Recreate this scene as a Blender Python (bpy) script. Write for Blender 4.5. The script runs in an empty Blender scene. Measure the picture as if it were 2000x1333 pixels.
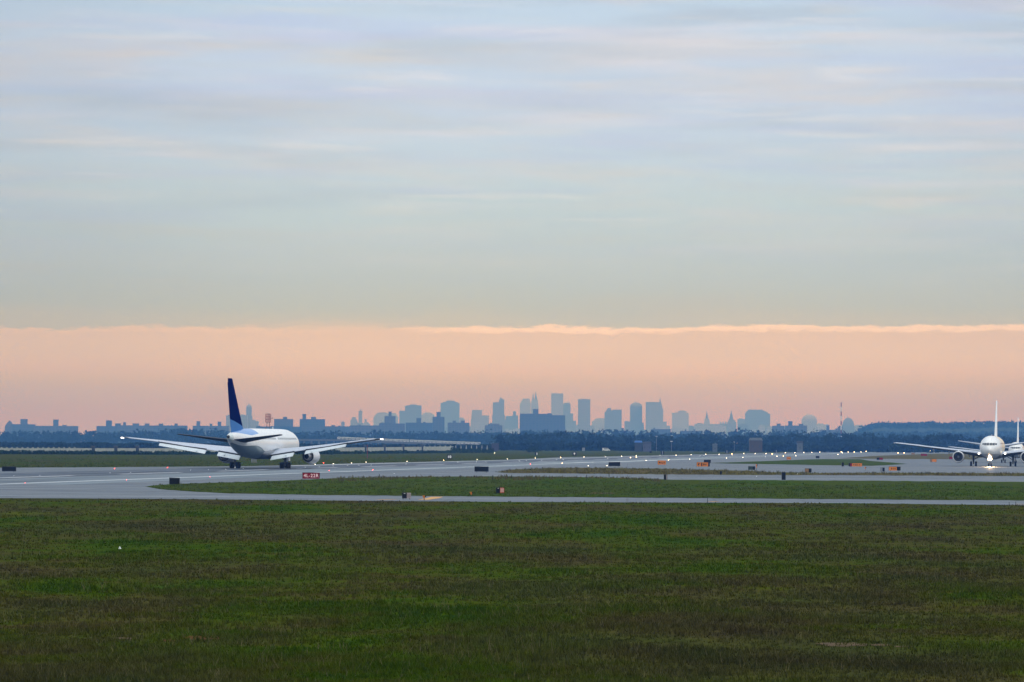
import bpy, math, random
import numpy as np
from mathutils import Matrix, Vector, Euler
R = math.radians
random.seed(7); rng = np.random.default_rng(7)
S = bpy.context.scene
C = S.collection

# ------------------------------------------------------------------ camera
F = 6800.0; H = 4.75; HY = 866.8
pitch = math.atan((HY-666.5)/F); roll = R(0.32)
CR = Euler((R(90)+pitch, 0, 0)).to_matrix() @ Matrix.Rotation(roll, 3, 'Z')
cam_d = bpy.data.cameras.new('camera'); cam = bpy.data.objects.new('camera', cam_d); C.objects.link(cam)
cam.matrix_world = Matrix.Translation((0, 0, H)) @ CR.to_4x4()
cam_d.sensor_width = 36; cam_d.lens = F/2000*36; cam_d.clip_start = 1; cam_d.clip_end = 80000
S.camera = cam

def ray(px, py):
    return CR @ Vector(((px-1000)/F, (666.5-py)/F, -1))
def P(px, py, D):
    r = ray(px, py); t = D/r.y
    return Vector((r.x*t, D, H+r.z*t))
def G(px, py):
    r = ray(px, py); t = -H/r.z
    return Vector((r.x*t, r.y*t, 0))
def hor(px): return HY+(px-1000)*math.tan(roll)

# ------------------------------------------------------------------ materials
def newmat(name):
    m = bpy.data.materials.new(name); m.use_nodes = True
    nt = m.node_tree; b = nt.nodes['Principled BSDF']
    return m, nt, b
class N:
    def __init__(s, nt): s.nt = nt
    def __call__(s, t, **kw):
        n = s.nt.nodes.new(t)
        for k, v in kw.items():
            if k.startswith('i_'):
                key = k[2:]; key = int(key) if key.isdigit() else key
                n.inputs[key].default_value = v
            else: setattr(n, k, v)
        return n
    def l(s, a, b): s.nt.links.new(a, b)
def plain(name, col, rough=.6, metal=0, var=.12, scale=1.5, spec=.5):
    m, nt, b = newmat(name); n = N(nt)
    tc = n('ShaderNodeTexCoord'); no = n('ShaderNodeTexNoise'); no.inputs['Scale'].default_value = scale; no.inputs['Detail'].default_value = 5
    n.l(tc.outputs['Object'], no.inputs['Vector'])
    mr = n('ShaderNodeMapRange'); mr.inputs['From Min'].default_value = .3; mr.inputs['From Max'].default_value = .7
    mr.inputs['To Min'].default_value = 1-var; mr.inputs['To Max'].default_value = 1+var
    n.l(no.outputs['Fac'], mr.inputs['Value'])
    hs = n('ShaderNodeHueSaturation'); hs.inputs['Color'].default_value = (*col, 1); n.l(mr.outputs[0], hs.inputs['Value'])
    n.l(hs.outputs[0], b.inputs['Base Color'])
    b.inputs['Roughness'].default_value = rough; b.inputs['Metallic'].default_value = metal
    b.inputs['Specular IOR Level'].default_value = spec
    return m
def emis(name, col, st):
    m, nt, b = newmat(name); b.inputs['Base Color'].default_value = (*col, 1)
    b.inputs['Emission Color'].default_value = (*col, 1); b.inputs['Emission Strength'].default_value = st
    return m
def ramp(n, stops, interp='LINEAR'):
    r = n('ShaderNodeValToRGB'); cr = r.color_ramp; cr.interpolation = interp
    while len(cr.elements) > 1: cr.elements.remove(cr.elements[-1])
    for i, (p, c) in enumerate(stops):
        e = cr.elements[0] if i == 0 else cr.elements.new(p)
        e.position = p; e.color = (*c, 1)
    return r
def math_(n, op, a, b=None, clamp=False):
    m = n('ShaderNodeMath', operation=op, use_clamp=clamp)
    for i, v in enumerate((a, b)):
        if v is None: continue
        if isinstance(v, (int, float)): m.inputs[i].default_value = v
        else: n.l(v, m.inputs[i])
    return m.outputs[0]
def s2l(c): return tuple(((v/255)/12.92 if v/255 <= .04045 else ((v/255+.055)/1.055)**2.4) for v in c)
def mixc(n, f, a, b):
    m = n('ShaderNodeMix', data_type='RGBA')
    if isinstance(f, (int, float)): m.inputs[0].default_value = f
    else: n.l(f, m.inputs[0])
    for i, v in ((6, a), (7, b)):
        if isinstance(v, tuple): m.inputs[i].default_value = (*v, 1)
        else: n.l(v, m.inputs[i])
    return m.outputs[2]

def grass_nodes(m, dry=0.0, bump=True, gain=1.0, green=0.0):
    nt = m.node_tree; b = nt.nodes['Principled BSDF']; n = N(nt)
    geo = n('ShaderNodeNewGeometry')
    def noise(sc, det, off=0, rough=.6, stretch=(1, 1, 0)):
        mp = n('ShaderNodeMapping'); mp.inputs['Location'].default_value = (off, off*.7, 0); mp.inputs['Scale'].default_value = stretch
        n.l(geo.outputs['Position'], mp.inputs['Vector'])
        t = n('ShaderNodeTexNoise'); t.inputs['Scale'].default_value = sc; t.inputs['Detail'].default_value = det; t.inputs['Roughness'].default_value = rough
        n.l(mp.outputs[0], t.inputs['Vector']); return t.outputs['Fac']
    big = noise(.075, 5, 13, .62, (1, .42, 0)); mid = noise(.45, 5, 40, .65); fine = noise(3.2, 4, 5, .7)
    c1 = ramp(n, [(.30, (.024, .054, .004)), (.40, (.044, .074, .004)), (.48, (.060, .066, .009)), (.55, (.068, .060, .019)), (.64, (.054, .046, .019)), (.74, (.040, .034, .015))])
    n.l(math_(n, 'ADD', math_(n, 'ADD', math_(n, 'MULTIPLY', big, 1.05), math_(n, 'MULTIPLY', mid, .48)), -.255), c1.inputs[0])
    g2 = ramp(n, [(.38, (0, 0, 0)), (.62, (1, 1, 1))]); n.l(noise(.16, 4, 90, .6, (1, .5, 0)), g2.inputs[0])
    col = mixc(n, math_(n, 'MULTIPLY', g2.outputs[0], .34), c1.outputs[0], (.036, .084, .006))
    y2 = ramp(n, [(.60, (0, 0, 0)), (.72, (1, 1, 1))]); n.l(noise(.05, 6, 160, .65, (1, .35, 0)), y2.inputs[0])
    col = mixc(n, math_(n, 'MULTIPLY', y2.outputs[0], .6), col, (.100, .118, .008))
    if green > 0: col = mixc(n, green, col, (.042, .088, .010))
    if dry > 0:
        col = mixc(n, dry, col, (.16, .125, .055))
    v = n('ShaderNodeMapRange'); v.inputs['From Min'].default_value = .3; v.inputs['From Max'].default_value = .7; v.inputs['To Min'].default_value = .42*gain; v.inputs['To Max'].default_value = 1.55*gain
    n.l(math_(n, 'ADD', math_(n, 'MULTIPLY', fine, .5), math_(n, 'MULTIPLY', noise(.9, 5, 70, .7, (1, .6, 0)), .5)), v.inputs['Value'])
    hs = n('ShaderNodeHueSaturation'); n.l(col, hs.inputs['Color']); n.l(v.outputs[0], hs.inputs['Value'])
    n.l(hs.outputs[0], b.inputs['Base Color']); b.inputs['Roughness'].default_value = 1; b.inputs['Specular IOR Level'].default_value = 0
    if bump:
        bp = n('ShaderNodeBump'); bp.inputs['Strength'].default_value = .6; bp.inputs['Distance'].default_value = .15
        n.l(fine, bp.inputs['Height']); n.l(bp.outputs[0], b.inputs['Normal'])
    return m
GRASS_GAIN = .85
M = {}
M['grass'] = grass_nodes(newmat('grass')[0], 0, True, GRASS_GAIN)
M['blade'] = grass_nodes(newmat('grass_blades')[0], 0, False, GRASS_GAIN*1.15)
M['drygrass'] = grass_nodes(newmat('dry_grass')[0], .5, True, GRASS_GAIN)
M['dryblade'] = grass_nodes(newmat('dry_grass_blades')[0], .5, False, GRASS_GAIN*1.1)
M['greengrass'] = grass_nodes(newmat('mown_grass')[0], .05, True, GRASS_GAIN*1.0, .5)
M['greenblade'] = grass_nodes(newmat('mown_grass_blades')[0], .04, False, GRASS_GAIN*1.12, .5)

def pave(name, col, dark, ang=.148, st=(.9, .018), rough=.75, lo=.42, hi=.60, spec=.12):
    m, nt, b = newmat(name); n = N(nt)
    geo = n('ShaderNodeNewGeometry')
    mp0 = n('ShaderNodeMapping'); mp0.inputs['Rotation'].default_value = (0, 0, math.atan(ang)); n.l(geo.outputs['Position'], mp0.inputs['Vector'])
    mp = n('ShaderNodeMapping'); mp.inputs['Scale'].default_value = (st[0], st[1], 0); n.l(mp0.outputs[0], mp.inputs['Vector'])
    t = n('ShaderNodeTexNoise'); t.inputs['Scale'].default_value = .35; t.inputs['Detail'].default_value = 5; t.inputs['Roughness'].default_value = .6; n.l(mp.outputs[0], t.inputs['Vector'])
    r = ramp(n, [(lo, (0, 0, 0)), (hi, (1, 1, 1))]); n.l(t.outputs['Fac'], r.inputs[0])
    t2 = n('ShaderNodeTexNoise'); t2.inputs['Scale'].default_value = .12; t2.inputs['Detail'].default_value = 8; n.l(geo.outputs['Position'], t2.inputs['Vector'])
    v = n('ShaderNodeMapRange'); v.inputs['From Min'].default_value = .35; v.inputs['From Max'].default_value = .65; v.inputs['To Min'].default_value = .82; v.inputs['To Max'].default_value = 1.18; n.l(t2.outputs['Fac'], v.inputs['Value'])
    hs = n('ShaderNodeHueSaturation'); n.l(mixc(n, r.outputs[0], col, dark), hs.inputs['Color']); n.l(v.outputs[0], hs.inputs['Value'])
    # concrete slab joints
    bk = n('ShaderNodeTexBrick'); bk.offset = 0; bk.inputs['Scale'].default_value = 1; bk.inputs['Brick Width'].default_value = 7.5; bk.inputs['Row Height'].default_value = 7.5; bk.inputs['Mortar Size'].default_value = .09
    bk.inputs['Color1'].default_value = (1, 1, 1, 1); bk.inputs['Color2'].default_value = (.93, .93, .93, 1); bk.inputs['Mortar'].default_value = (.62, .62, .62, 1); n.l(mp0.outputs[0], bk.inputs['Vector'])
    mm = n('ShaderNodeMix', data_type='RGBA', blend_type='MULTIPLY'); mm.inputs[0].default_value = .8; n.l(hs.outputs[0], mm.inputs[6]); n.l(bk.outputs['Color'], mm.inputs[7])
    n.l(mm.outputs[2], b.inputs['Base Color']); b.inputs['Roughness'].default_value = rough; b.inputs['Specular IOR Level'].default_value = spec
    dm = ramp(n, [(.44, (.52,)*3), (.62, (.8,)*3)]); n.l(t2.outputs['Fac'], dm.inputs[0]); n.l(dm.outputs[0], b.inputs['Roughness'])
    return m
M['runway'] = pave('runway_asphalt', (.066, .090, .122), (.028, .040, .060))
M['concrete'] = pave('pale_concrete', (.165, .208, .242), (.075, .100, .125))
M['taxiway'] = pave('taxiway_asphalt', (.125, .150, .178), (.078, .096, .118), ang=-30, st=(.9, .02))
M['whitepaint'] = plain('white_marking', (.62, .66, .7), .6, var=.25, scale=.8)
M['yellowpaint'] = plain('yellow_marking', (.50, .25, .04), .6, var=.2, scale=.8)
M['dirt'] = plain('bare_dirt', (.10, .075, .048), .95, var=.3, scale=3, spec=0)
M['rust'] = plain('reddish_dry_soil', (.09, .048, .018), .95, var=.3, scale=3, spec=0)
M['black'] = plain('black_panel', (.006, .009, .014), .5, spec=.2)
M['darkgrey'] = plain('dark_grey_metal', (.03, .035, .045), .5)
M['midgrey'] = plain('grey_metal', (.22, .24, .27), .5)
M['red'] = plain('red_panel', (.23, .003, .010), .6, spec=.2)
M['redpole'] = plain('red_paint', (.16, .015, .015), .5)
M['white'] = plain('white_panel', (.75, .78, .8), .5, var=.05)
M['lilac'] = plain('weathered_pale_panel', (.30, .26, .27), .6, var=.2)
M['letters'] = emis('lit_sign_lettering', (.95, .72, .74), .30)
M['digit'] = emis('lit_white_digit', (.9, .92, .92), .35)
M['orange'] = plain('orange_panel', (.75, .22, .012), .5, var=.15)
M['orangelit'] = emis('lit_orange_sign', (.62, .19, .012), .10)
M['darkgreen'] = plain('dark_green_panel', (.02, .045, .04), .5)
M['tan'] = plain('tan_panel', (.28, .16, .07), .6)
M['lampw'] = emis('white_lamp', (1, .86, .68), 11)
M['lampy'] = emis('warm_lamp', (1, .66, .34), 16)
M['lampr'] = emis('red_lamp', (1, .06, .05), 16)
M['lampdim'] = emis('dim_white_lamp', (.9, .95, 1), 3)
M['tyre'] = plain('tyre_rubber', (.012, .012, .014), .8)
M['strut'] = plain('gear_metal', (.10, .11, .13), .4, .3)
M['steel'] = plain('bare_metal', (.45, .45, .47), .3, .8)
M['inner'] = plain('engine_inner_and_gap_shade', (.012, .013, .016), .6)
M['glass'] = plain('cockpit_glass', (.02, .03, .04), .15)
M['leaf'] = None

def leafmat(name, c1, c2, sc=.15):
    m, nt, b = newmat(name); n = N(nt)
    geo = n('ShaderNodeNewGeometry'); t = n('ShaderNodeTexNoise'); t.inputs['Scale'].default_value = sc; t.inputs['Detail'].default_value = 4
    n.l(geo.outputs['Position'], t.inputs['Vector'])
    r = ramp(n, [(.35, c1), (.65, c2)]); n.l(t.outputs['Fac'], r.inputs[0]); n.l(r.outputs[0], b.inputs['Base Color'])
    b.inputs['Roughness'].default_value = .9; b.inputs['Specular IOR Level'].default_value = .05
    return m
M['leaf'] = leafmat('tree_foliage', (.007, .017, .006), (.018, .034, .012))
M['hedge'] = leafmat('shrub_foliage', (.012, .030, .010), (.024, .050, .016), .4)
M['hill'] = leafmat('hill_woodland', (.012, .025, .010), (.022, .038, .016), .02)
M['trunk'] = plain('bark', (.05, .035, .025), .9)

def facade(name, col, dark, bw, rh):
    m, nt, b = newmat(name); n = N(nt)
    tc = n('ShaderNodeTexCoord'); oi = n('ShaderNodeObjectInfo')
    sp = n('ShaderNodeSeparateXYZ'); n.l(tc.outputs['Object'], sp.inputs[0])
    cx = n('ShaderNodeCombineXYZ'); n.l(math_(n, 'ADD', sp.outputs[0], sp.outputs[1]), cx.inputs[0]); n.l(sp.outputs[2], cx.inputs[1])
    bk = n('ShaderNodeTexBrick'); bk.offset = 0; bk.inputs['Scale'].default_value = 1; bk.inputs['Brick Width'].default_value = bw; bk.inputs['Row Height'].default_value = rh
    bk.inputs['Mortar Size'].default_value = rh*.3; bk.inputs['Mortar Smooth'].default_value = .2
    bk.inputs['Color1'].default_value = (*dark, 1); bk.inputs['Color2'].default_value = (*[v*.7 for v in dark], 1); bk.inputs['Mortar'].default_value = (*col, 1)
    n.l(cx.outputs[0], bk.inputs['Vector'])
    v = n('ShaderNodeMapRange'); v.inputs['To Min'].default_value = .55; v.inputs['To Max'].default_value = 1.5; n.l(oi.outputs['Random'], v.inputs['Value'])
    hs = n('ShaderNodeHueSaturation'); n.l(bk.outputs['Color'], hs.inputs['Color']); n.l(v.outputs[0], hs.inputs['Value'])
    n.l(hs.outputs[0], b.inputs['Base Color']); b.inputs['Roughness'].default_value = .8; b.inputs['Specular IOR Level'].default_value = .1
    return m
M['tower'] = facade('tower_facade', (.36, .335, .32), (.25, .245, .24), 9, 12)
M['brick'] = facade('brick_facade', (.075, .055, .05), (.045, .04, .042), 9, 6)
M['roofgrey'] = plain('roof_grey', (.16, .16, .17), .8)

# ------------------------------------------------------------------ mesh helpers
class MB:
    def __init__(s): s.v = []; s.f = []
    def add(s, vs, fs):
        o = len(s.v); s.v += [tuple(v) for v in vs]; s.f += [tuple(i+o for i in f) for f in fs]; return s
    def box(s, x0, x1, y0, y1, z0, z1):
        return s.add([(x0,y0,z0),(x1,y0,z0),(x1,y1,z0),(x0,y1,z0),(x0,y0,z1),(x1,y0,z1),(x1,y1,z1),(x0,y1,z1)],
                     [(0,3,2,1),(4,5,6,7),(0,1,5,4),(1,2,6,5),(2,3,7,6),(3,0,4,7)])
    def loft(s, rings, cap=True, closed=True):
        o = len(s.v); n = len(rings[0])
        for r in rings: s.v += [tuple(p) for p in r]
        for i in range(len(rings)-1):
            for j in range(n if closed else n-1):
                k = (j+1) % n
                s.f.append((o+i*n+j, o+i*n+k, o+(i+1)*n+k, o+(i+1)*n+j))
        if cap:
            s.f.append(tuple(o+j for j in range(n))[::-1]); s.f.append(tuple(o+(len(rings)-1)*n+j for j in range(n)))
        return s
    def tube(s, a, b, r0, r1=None, n=10):
        r1 = r0 if r1 is None else r1; a = Vector(a); b = Vector(b); d = (b-a).normalized()
        u = d.orthogonal().normalized(); w = d.cross(u)
        rr = []
        for p, r in ((a, r0), (b, r1)): rr.append([p+u*math.cos(t)*r+w*math.sin(t)*r for t in [2*math.pi*i/n for i in range(n)]])
        return s.loft(rr)
    def frustum(s, x0, x1, y0, y1, z0, z1, k=.0):
        cx, cy = (x0+x1)/2, (y0+y1)/2; q = lambda v, c: c+(v-c)*k
        b = [(x0,y0,z0),(x1,y0,z0),(x1,y1,z0),(x0,y1,z0)]; t = [(q(x0,cx),q(y0,cy),z1),(q(x1,cx),q(y0,cy),z1),(q(x1,cx),q(y1,cy),z1),(q(x0,cx),q(y1,cy),z1)]
        return s.loft([b, t])
    def build(s, name, mat, parent=None, smooth=False, loc=None):
        me = bpy.data.meshes.new(name); me.from_pydata(s.v, [], s.f); me.update()
        if smooth:
            me.polygons.foreach_set('use_smooth', [True]*len(me.polygons))
        me.materials.append(mat); o = bpy.data.objects.new(name, me); C.objects.link(o)
        if parent: o.parent = parent
        if loc is not None: o.location = loc
        return o
def sharp(o, ang=40):
    me = o.data
    import bmesh
    bm = bmesh.new(); bm.from_mesh(me); bmesh.ops.recalc_face_normals(bm, faces=bm.faces)
    for e in bm.edges:
        if len(e.link_faces) == 2 and e.calc_face_angle(0) > R(ang): e.smooth = False
    bm.to_mesh(me); bm.free(); return o
def thing(name, label, cat, loc, rz=0, group=None):
    o = bpy.data.objects.new(name, None); C.objects.link(o); o.empty_display_size = .3
    o.location = loc; o.rotation_euler = (0, 0, rz)
    return tag(o, label, cat, group)
def tag(o, label, cat, group=None):
    o['label'] = label; o['category'] = cat
    if group: o['group'] = group
    return o
def struct(o, kind='structure', label=None, cat=None):
    o['kind'] = kind
    if label: o['label'] = label
    if cat: o['category'] = cat
    return o
def copy_tree(o, parent=None):
    c = o.copy(); C.objects.link(c); c.parent = parent
    for ch in o.children: copy_tree(ch, c)
    return c
def npmesh(name, verts, nper, mat):
    nv = len(verts); nf = nv//nper
    me = bpy.data.meshes.new(name); me.vertices.add(nv); me.vertices.foreach_set('co', verts.astype(np.float32).ravel())
    me.loops.add(nv); me.loops.foreach_set('vertex_index', np.arange(nv, dtype=np.int32))
    me.polygons.add(nf); me.polygons.foreach_set('loop_start', np.arange(0, nv, nper, dtype=np.int32)); me.polygons.foreach_set('loop_total', np.full(nf, nper, dtype=np.int32))
    me.update(calc_edges=True); me.materials.append(mat)
    o = bpy.data.objects.new(name, me); C.objects.link(o); return o

# ------------------------------------------------------------------ ground and pavement
def sheet(name, pts, z, mat, thick=0):
    import bmesh
    bm = bmesh.new(); vs = [bm.verts.new((p[0], p[1], z)) for p in pts]
    f = bm.faces.new(vs); f.normal_update()
    if f.normal.z < 0: f.normal_flip()
    bmesh.ops.triangulate(bm, faces=bm.faces[:])
    me = bpy.data.meshes.new(name); bm.to_mesh(me); bm.free(); me.materials.append(mat)
    o = bpy.data.objects.new(name, me); C.objects.link(o); return struct(o)
XW, Y0, Y1 = 5200, -260, 20600
g = MB(); g.add([(-XW, Y0, 0), (XW, Y0, 0), (XW, Y1, 0), (-XW, Y1, 0)], [(0, 1, 2, 3)])
struct(g.build('ground', M['grass']))
far_edge = [(-900, 922), (-300, 917), (0, 914), (200, 913), (480, 911), (590, 908.5), (690, 905.5), (815, 903), (980, 899), (1100, 893.5), (1200, 891.6), (1330, 888.8), (1500, 885.5), (1600, 884.6), (1760, 883.4), (2300, 884.5)]
near_edge = [(2700, 992), (2300, 989.5), (2000, 987.5), (1650, 983.5), (1300, 982.2), (1000, 981), (700, 978.7), (300, 975), (0, 973.5), (-400, 972.5), (-900, 972)]
pave_px = far_edge+near_edge
def smooth_px(pts, amp=0):
    out = []
    for i in range(len(pts)):
        a = pts[i]; b = pts[(i+1) % len(pts)]; n = max(1, int(abs(b[0]-a[0])/14))
        for k in range(n):
            t = k/n; out.append((a[0]+(b[0]-a[0])*t, a[1]+(b[1]-a[1])*t+(random.uniform(-amp, amp) if amp else 0)))
    return out
sheet('taxiway', [G(*p) for p in smooth_px(pave_px, .12)], .01, M['taxiway'])
isl1 = [(285, 951.5), (300, 949), (340, 946), (450, 943), (590, 938), (680, 934), (830, 932), (980, 931.3), (1100, 932.3), (1240, 934.8), (1300, 937.5), (1500, 938.6), (1760, 940.3), (2000, 942), (2300, 944), (2700, 947),
        (2700, 983), (2300, 980.5), (2000, 978.3), (1600, 975.5), (1300, 973.2), (1000, 970.8), (800, 969.3), (600, 967.3), (450, 964.3), (370, 960.5), (310, 956)]
isl2 = [(970, 923), (990, 919.5), (1010, 917.5), (1060, 915.6), (1100, 914.5), (1200, 914.8), (1350, 917.5), (1460, 920), (1500, 923), (1600, 924.6), (1760, 924.4), (2000, 925), (2400, 927), (2400, 933), (2000, 930.6), (1760, 929.3), (1460, 928.2), (1240, 926.8), (1100, 925.5), (985, 924.5)]
isl3 = [(1385, 905), (1420, 903.8), (1500, 901), (1560, 898.6), (1600, 897.3), (1680, 897.2), (1700, 901), (1772, 906.5), (1740, 908.5), (1700, 910.4), (1600, 909), (1500, 907.4), (1420, 906)]
isl4 = [(1640, 895.8), (1700, 891.5), (1760, 889), (1830, 886.6), (1890, 886.6), (1930, 892), (1900, 898), (1800, 897), (1700, 896.6)]
sheet('grass_island', [G(*p) for p in smooth_px(isl1, .4)], .03, M['greengrass'])
sheet('grass_island', [G(*p) for p in smooth_px(isl2, .4)], .031, M['drygrass'])
sheet('grass_island', [G(*p) for p in smooth_px(isl3, .15)], .032, M['greengrass'])
sheet('grass_island', [G(*p) for p in smooth_px(isl4, .15)], .033, M['drygrass'])
# runway: two parallel edges running away to the right of the view
K = .148
rn = lambda Y: -18.5+K*(Y-630)
rf = lambda Y: -3+K*(Y-1000)+1.5
sheet('runway', [(rn(250)-2-8, 250), (rn(2900)-2, 2900), (rf(2900)+3, 2900), (rf(250)+3-30, 250)], .018, M['runway']).location = (0, 0, 0)
bpy.data.objects['runway'].data.clear_geometry()
def strip(name, fa, fb, ya, yb, z, mat):
    mb = MB(); n = max(1, int((yb-ya)/40)); ys = [ya+(yb-ya)*i/n for i in range(n+1)]
    mb.loft([[(fa(y), y, z), (fb(y), y, z)] for y in ys], cap=False, closed=False)
    o = mb.build(name, mat); return o
bpy.data.objects.remove(bpy.data.objects['runway'])
mid = lambda y: (rn(y)+rf(y))/2
struct(strip('runway', lambda y: rf(y)+.5, lambda y: mid(y)+3.5, 380, 2500, .018, M['runway']))
struct(strip('runway_shoulder', lambda y: mid(y)+4.5, lambda y: rn(y)+8, 380, 2500, .017, M['concrete']))
struct(strip('edge_marking', lambda y: rn(y)-.45, lambda y: rn(y)+.45, 330, 2300, .028, M['whitepaint']))
struct(strip('edge_marking', lambda y: rf(y)+.8, lambda y: rf(y)+2.2, 700, 2300, .0285, M['whitepaint']))
mb = MB()
y = 380
while y < 2200:
    mb.add([(mid(y)-.5, y, .03), (mid(y)+.5, y, .03), (mid(y+36)+.5, y+36, .03), (mid(y+36)-.5, y+36, .03)], [(0, 1, 2, 3)]); y += 61
struct(mb.build('centre_line_marking', M['whitepaint']))
def band(name, pts, w, z, mat):   # painted line along pixels that lie on the ground
    mb = MB(); g_ = [G(*p) for p in pts]; rings = []
    for i, p in enumerate(g_):
        d = (g_[min(i+1, len(g_)-1)]-g_[max(i-1, 0)]).normalized(); nrm = Vector((-d.y, d.x, 0))*w/2
        rings.append([(p+nrm).to_tuple()[:2]+(z,), (p-nrm).to_tuple()[:2]+(z,)])
    mb.loft(rings, cap=False, closed=False); return struct(mb.build(name, mat))
band('edge_marking', [(-300, 968.5), (0, 969.2), (300, 970.5), (520, 972)], .35, .026, M['whitepaint'])
band('edge_marking', [(940, 929.6), (1240, 932.6), (1300, 933.8), (1500, 935), (2000, 937.3), (2400, 939.5)], .5, .0262, M['whitepaint'])
band('edge_marking', [(1040, 905), (1120, 904.6), (1200, 902.5), (1345, 898)], 1.6, .0291, M['whitepaint'])
band('taxi_marking', [(738, 977), (775, 976)], .7, .0264, M['yellowpaint'])
for k in range(3): band('taxi_marking', [(820+6*k, 977), (838+8*k, 974), (846+8*k, 971.2)], .35, .0266+.0002*k, M['yellowpaint'])
band('taxi_marking', [(1384, 981), (1402, 980.2)], .6, .0272, M['yellowpaint'])
band('taxi_marking', [(1984, 985.6), (2010, 986.2)], .6, .0274, M['yellowpaint'])
def blob(name, cx, cy, rx, ry, z, mat, label=None):
    pts = []
    for i in range(28):
        t = 2*math.pi*i/28; k = 1+random.uniform(-.28, .28); pts.append(G(cx+rx*k*math.cos(t), cy+ry*k*math.sin(t)))
    return sheet(name, pts, z, mat)
blob('dirt_patch', 1645, 1260, 52, 3.6, .012, M['dirt']); blob('dirt_patch', 1720, 1261, 26, 2, .012, M['dirt']); blob('dirt_patch', 1765, 1264, 18, 1.2, .012, M['dirt'])
blob('dirt_patch', 395, 1247, 42, 4, .012, M['rust']); blob('dirt_patch', 335, 1252, 18, 3, .012, M['rust']); blob('dirt_patch', 1175, 964.5, 26, 1.0, .045, M['dirt'])
blob('dirt_patch', 245, 1248, 26, 1.6, .012, M['dirt'])

# ---- grass blades
def inpoly(px, py, poly):
    x = np.array([p[0] for p in poly]); y = np.array([p[1] for p in poly]); ins = np.zeros(len(px), bool); j = len(poly)-1
    for i in range(len(poly)):
        c = ((y[i] > py) != (y[j] > py)) & (px < (x[j]-x[i])*(py-y[i])/(y[j]-y[i]+1e-9)+x[i]); ins ^= c; j = i
    return ins
def gnd(px, py):
    a = np.stack([(px-1000)/F, (666.5-py)/F, -np.ones_like(px)], 1); r = a @ np.array(CR).T; t = -H/r[:, 2]
    return r[:, :2]*t[:, None]
def vnoise(x, y, s, seed):
    r_ = np.random.default_rng(seed); T = r_.random((64, 64)); u = x/s; v = y/s; i = np.floor(u).astype(int); j = np.floor(v).astype(int); fu = u-i; fv = v-j
    fu = fu*fu*(3-2*fu); fv = fv*fv*(3-2*fv); g_ = lambda a, b: T[a % 64, b % 64]
    return (g_(i, j)*(1-fu)+g_(i+1, j)*fu)*(1-fv)+(g_(i, j+1)*(1-fu)+g_(i+1, j+1)*fu)*fv
def tufts(name, px, py, hgt, nb, wid, mat, z=0, thin=True):
    p = gnd(px, py)
    if thin:
        dens = .55*vnoise(p[:, 0], p[:, 1], 2.2, 3)+.45*vnoise(p[:, 0], p[:, 1], 7, 4)
        keep = rng.random(len(p)) < np.clip((dens-.2)*2.2, .25, 1); p = p[keep]
    n = len(p); D = p[:, 1]
    hh = hgt*(.45+1.1*vnoise(p[:, 0], p[:, 1], 3.5, 9))*rng.uniform(.6, 1.35, n)
    P_ = np.repeat(p, nb, 0); hb = np.repeat(hh, nb)*rng.uniform(.5, 1.2, n*nb); w = np.repeat(wid*np.clip(D/90, .8, 6), nb)*rng.uniform(.6, 1.4, n*nb)
    ang = rng.uniform(0, 2*math.pi, n*nb); rad = np.repeat(.10*np.clip(D/90, .8, 4), nb)*rng.uniform(0, 1, n*nb)
    bx = P_[:, 0]+rad*np.cos(ang); by = P_[:, 1]+rad*np.sin(ang); a2 = rng.uniform(0, math.pi, n*nb)
    ln = rng.normal(0, .35, (n*nb, 2))*hb[:, None]
    V = np.zeros((n*nb, 3, 3)); V[:, 0] = np.stack([bx-w*np.cos(a2), by-w*np.sin(a2), np.full(n*nb, z)], 1); V[:, 1] = np.stack([bx+w*np.cos(a2), by+w*np.sin(a2), np.full(n*nb, z)], 1)
    V[:, 2] = np.stack([bx+ln[:, 0], by+ln[:, 1], z+hb], 1)
    return npmesh(name, V.reshape(-1, 3), 3, mat)
n = 190000
px = rng.uniform(-300, 2300, n); py = 975+(1400-975)*rng.random(n)**.9
ln_ = np.interp(px, [p[0] for p in near_edge[::-1]], [p[1] for p in near_edge[::-1]])
k = py > ln_+.1
dirt = np.zeros(n, bool)
for cx, cy, rx, ry in ((1645, 1260, 52, 3.6), (1720, 1261, 26, 2), (395, 1247, 42, 4), (245, 1248, 26, 1.6)): dirt |= ((px-cx)/rx)**2+((py-cy)/ry)**2 < 1
k &= ~(dirt & (rng.random(n) < .5))
kw = k & (rng.random(n) < .02)
M['stalk'] = plain('grass_stalks', (.13, .11, .05), .95, var=.3)
struct(tufts('seed_stalks', px[kw], py[kw], .20, 3, .006, M['stalk']), 'stuff', 'sparse pale seed stalks rising above the foreground grass', 'grass')
struct(tufts('meadow_grass', px[k], py[k], .095, 4, .016, M['blade']), 'stuff', 'dark uncut grass filling the foreground below the nearest taxiway', 'grass')
n = 26000
px = rng.uniform(280, 2400, n); py = rng.uniform(930, 984, n); k = inpoly(px, py, isl1)
top = np.interp(px, [p[0] for p in isl1[:16]], [p[1] for p in isl1[:16]])
dry = k & (px > 640) & (py < top+6+3*np.sin(px*.02))
k2 = k & ~dry
struct(tufts('island_grass', px[k2], py[k2], .12, 4, .010, M['greenblade'], .03), 'stuff', 'green grass on the long island between the two nearest taxiways', 'grass')
n = 22000
px2 = rng.uniform(640, 2400, n); py2 = rng.uniform(912, 952, n); t2 = np.interp(px2, [p[0] for p in isl1[:16]], [p[1] for p in isl1[:16]])
kd = inpoly(px2, py2, isl1) & (py2 < t2+5+3*np.sin(px2*.02)) & (px2 < 1290)
kd |= inpoly(px2, py2, isl2)
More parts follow.
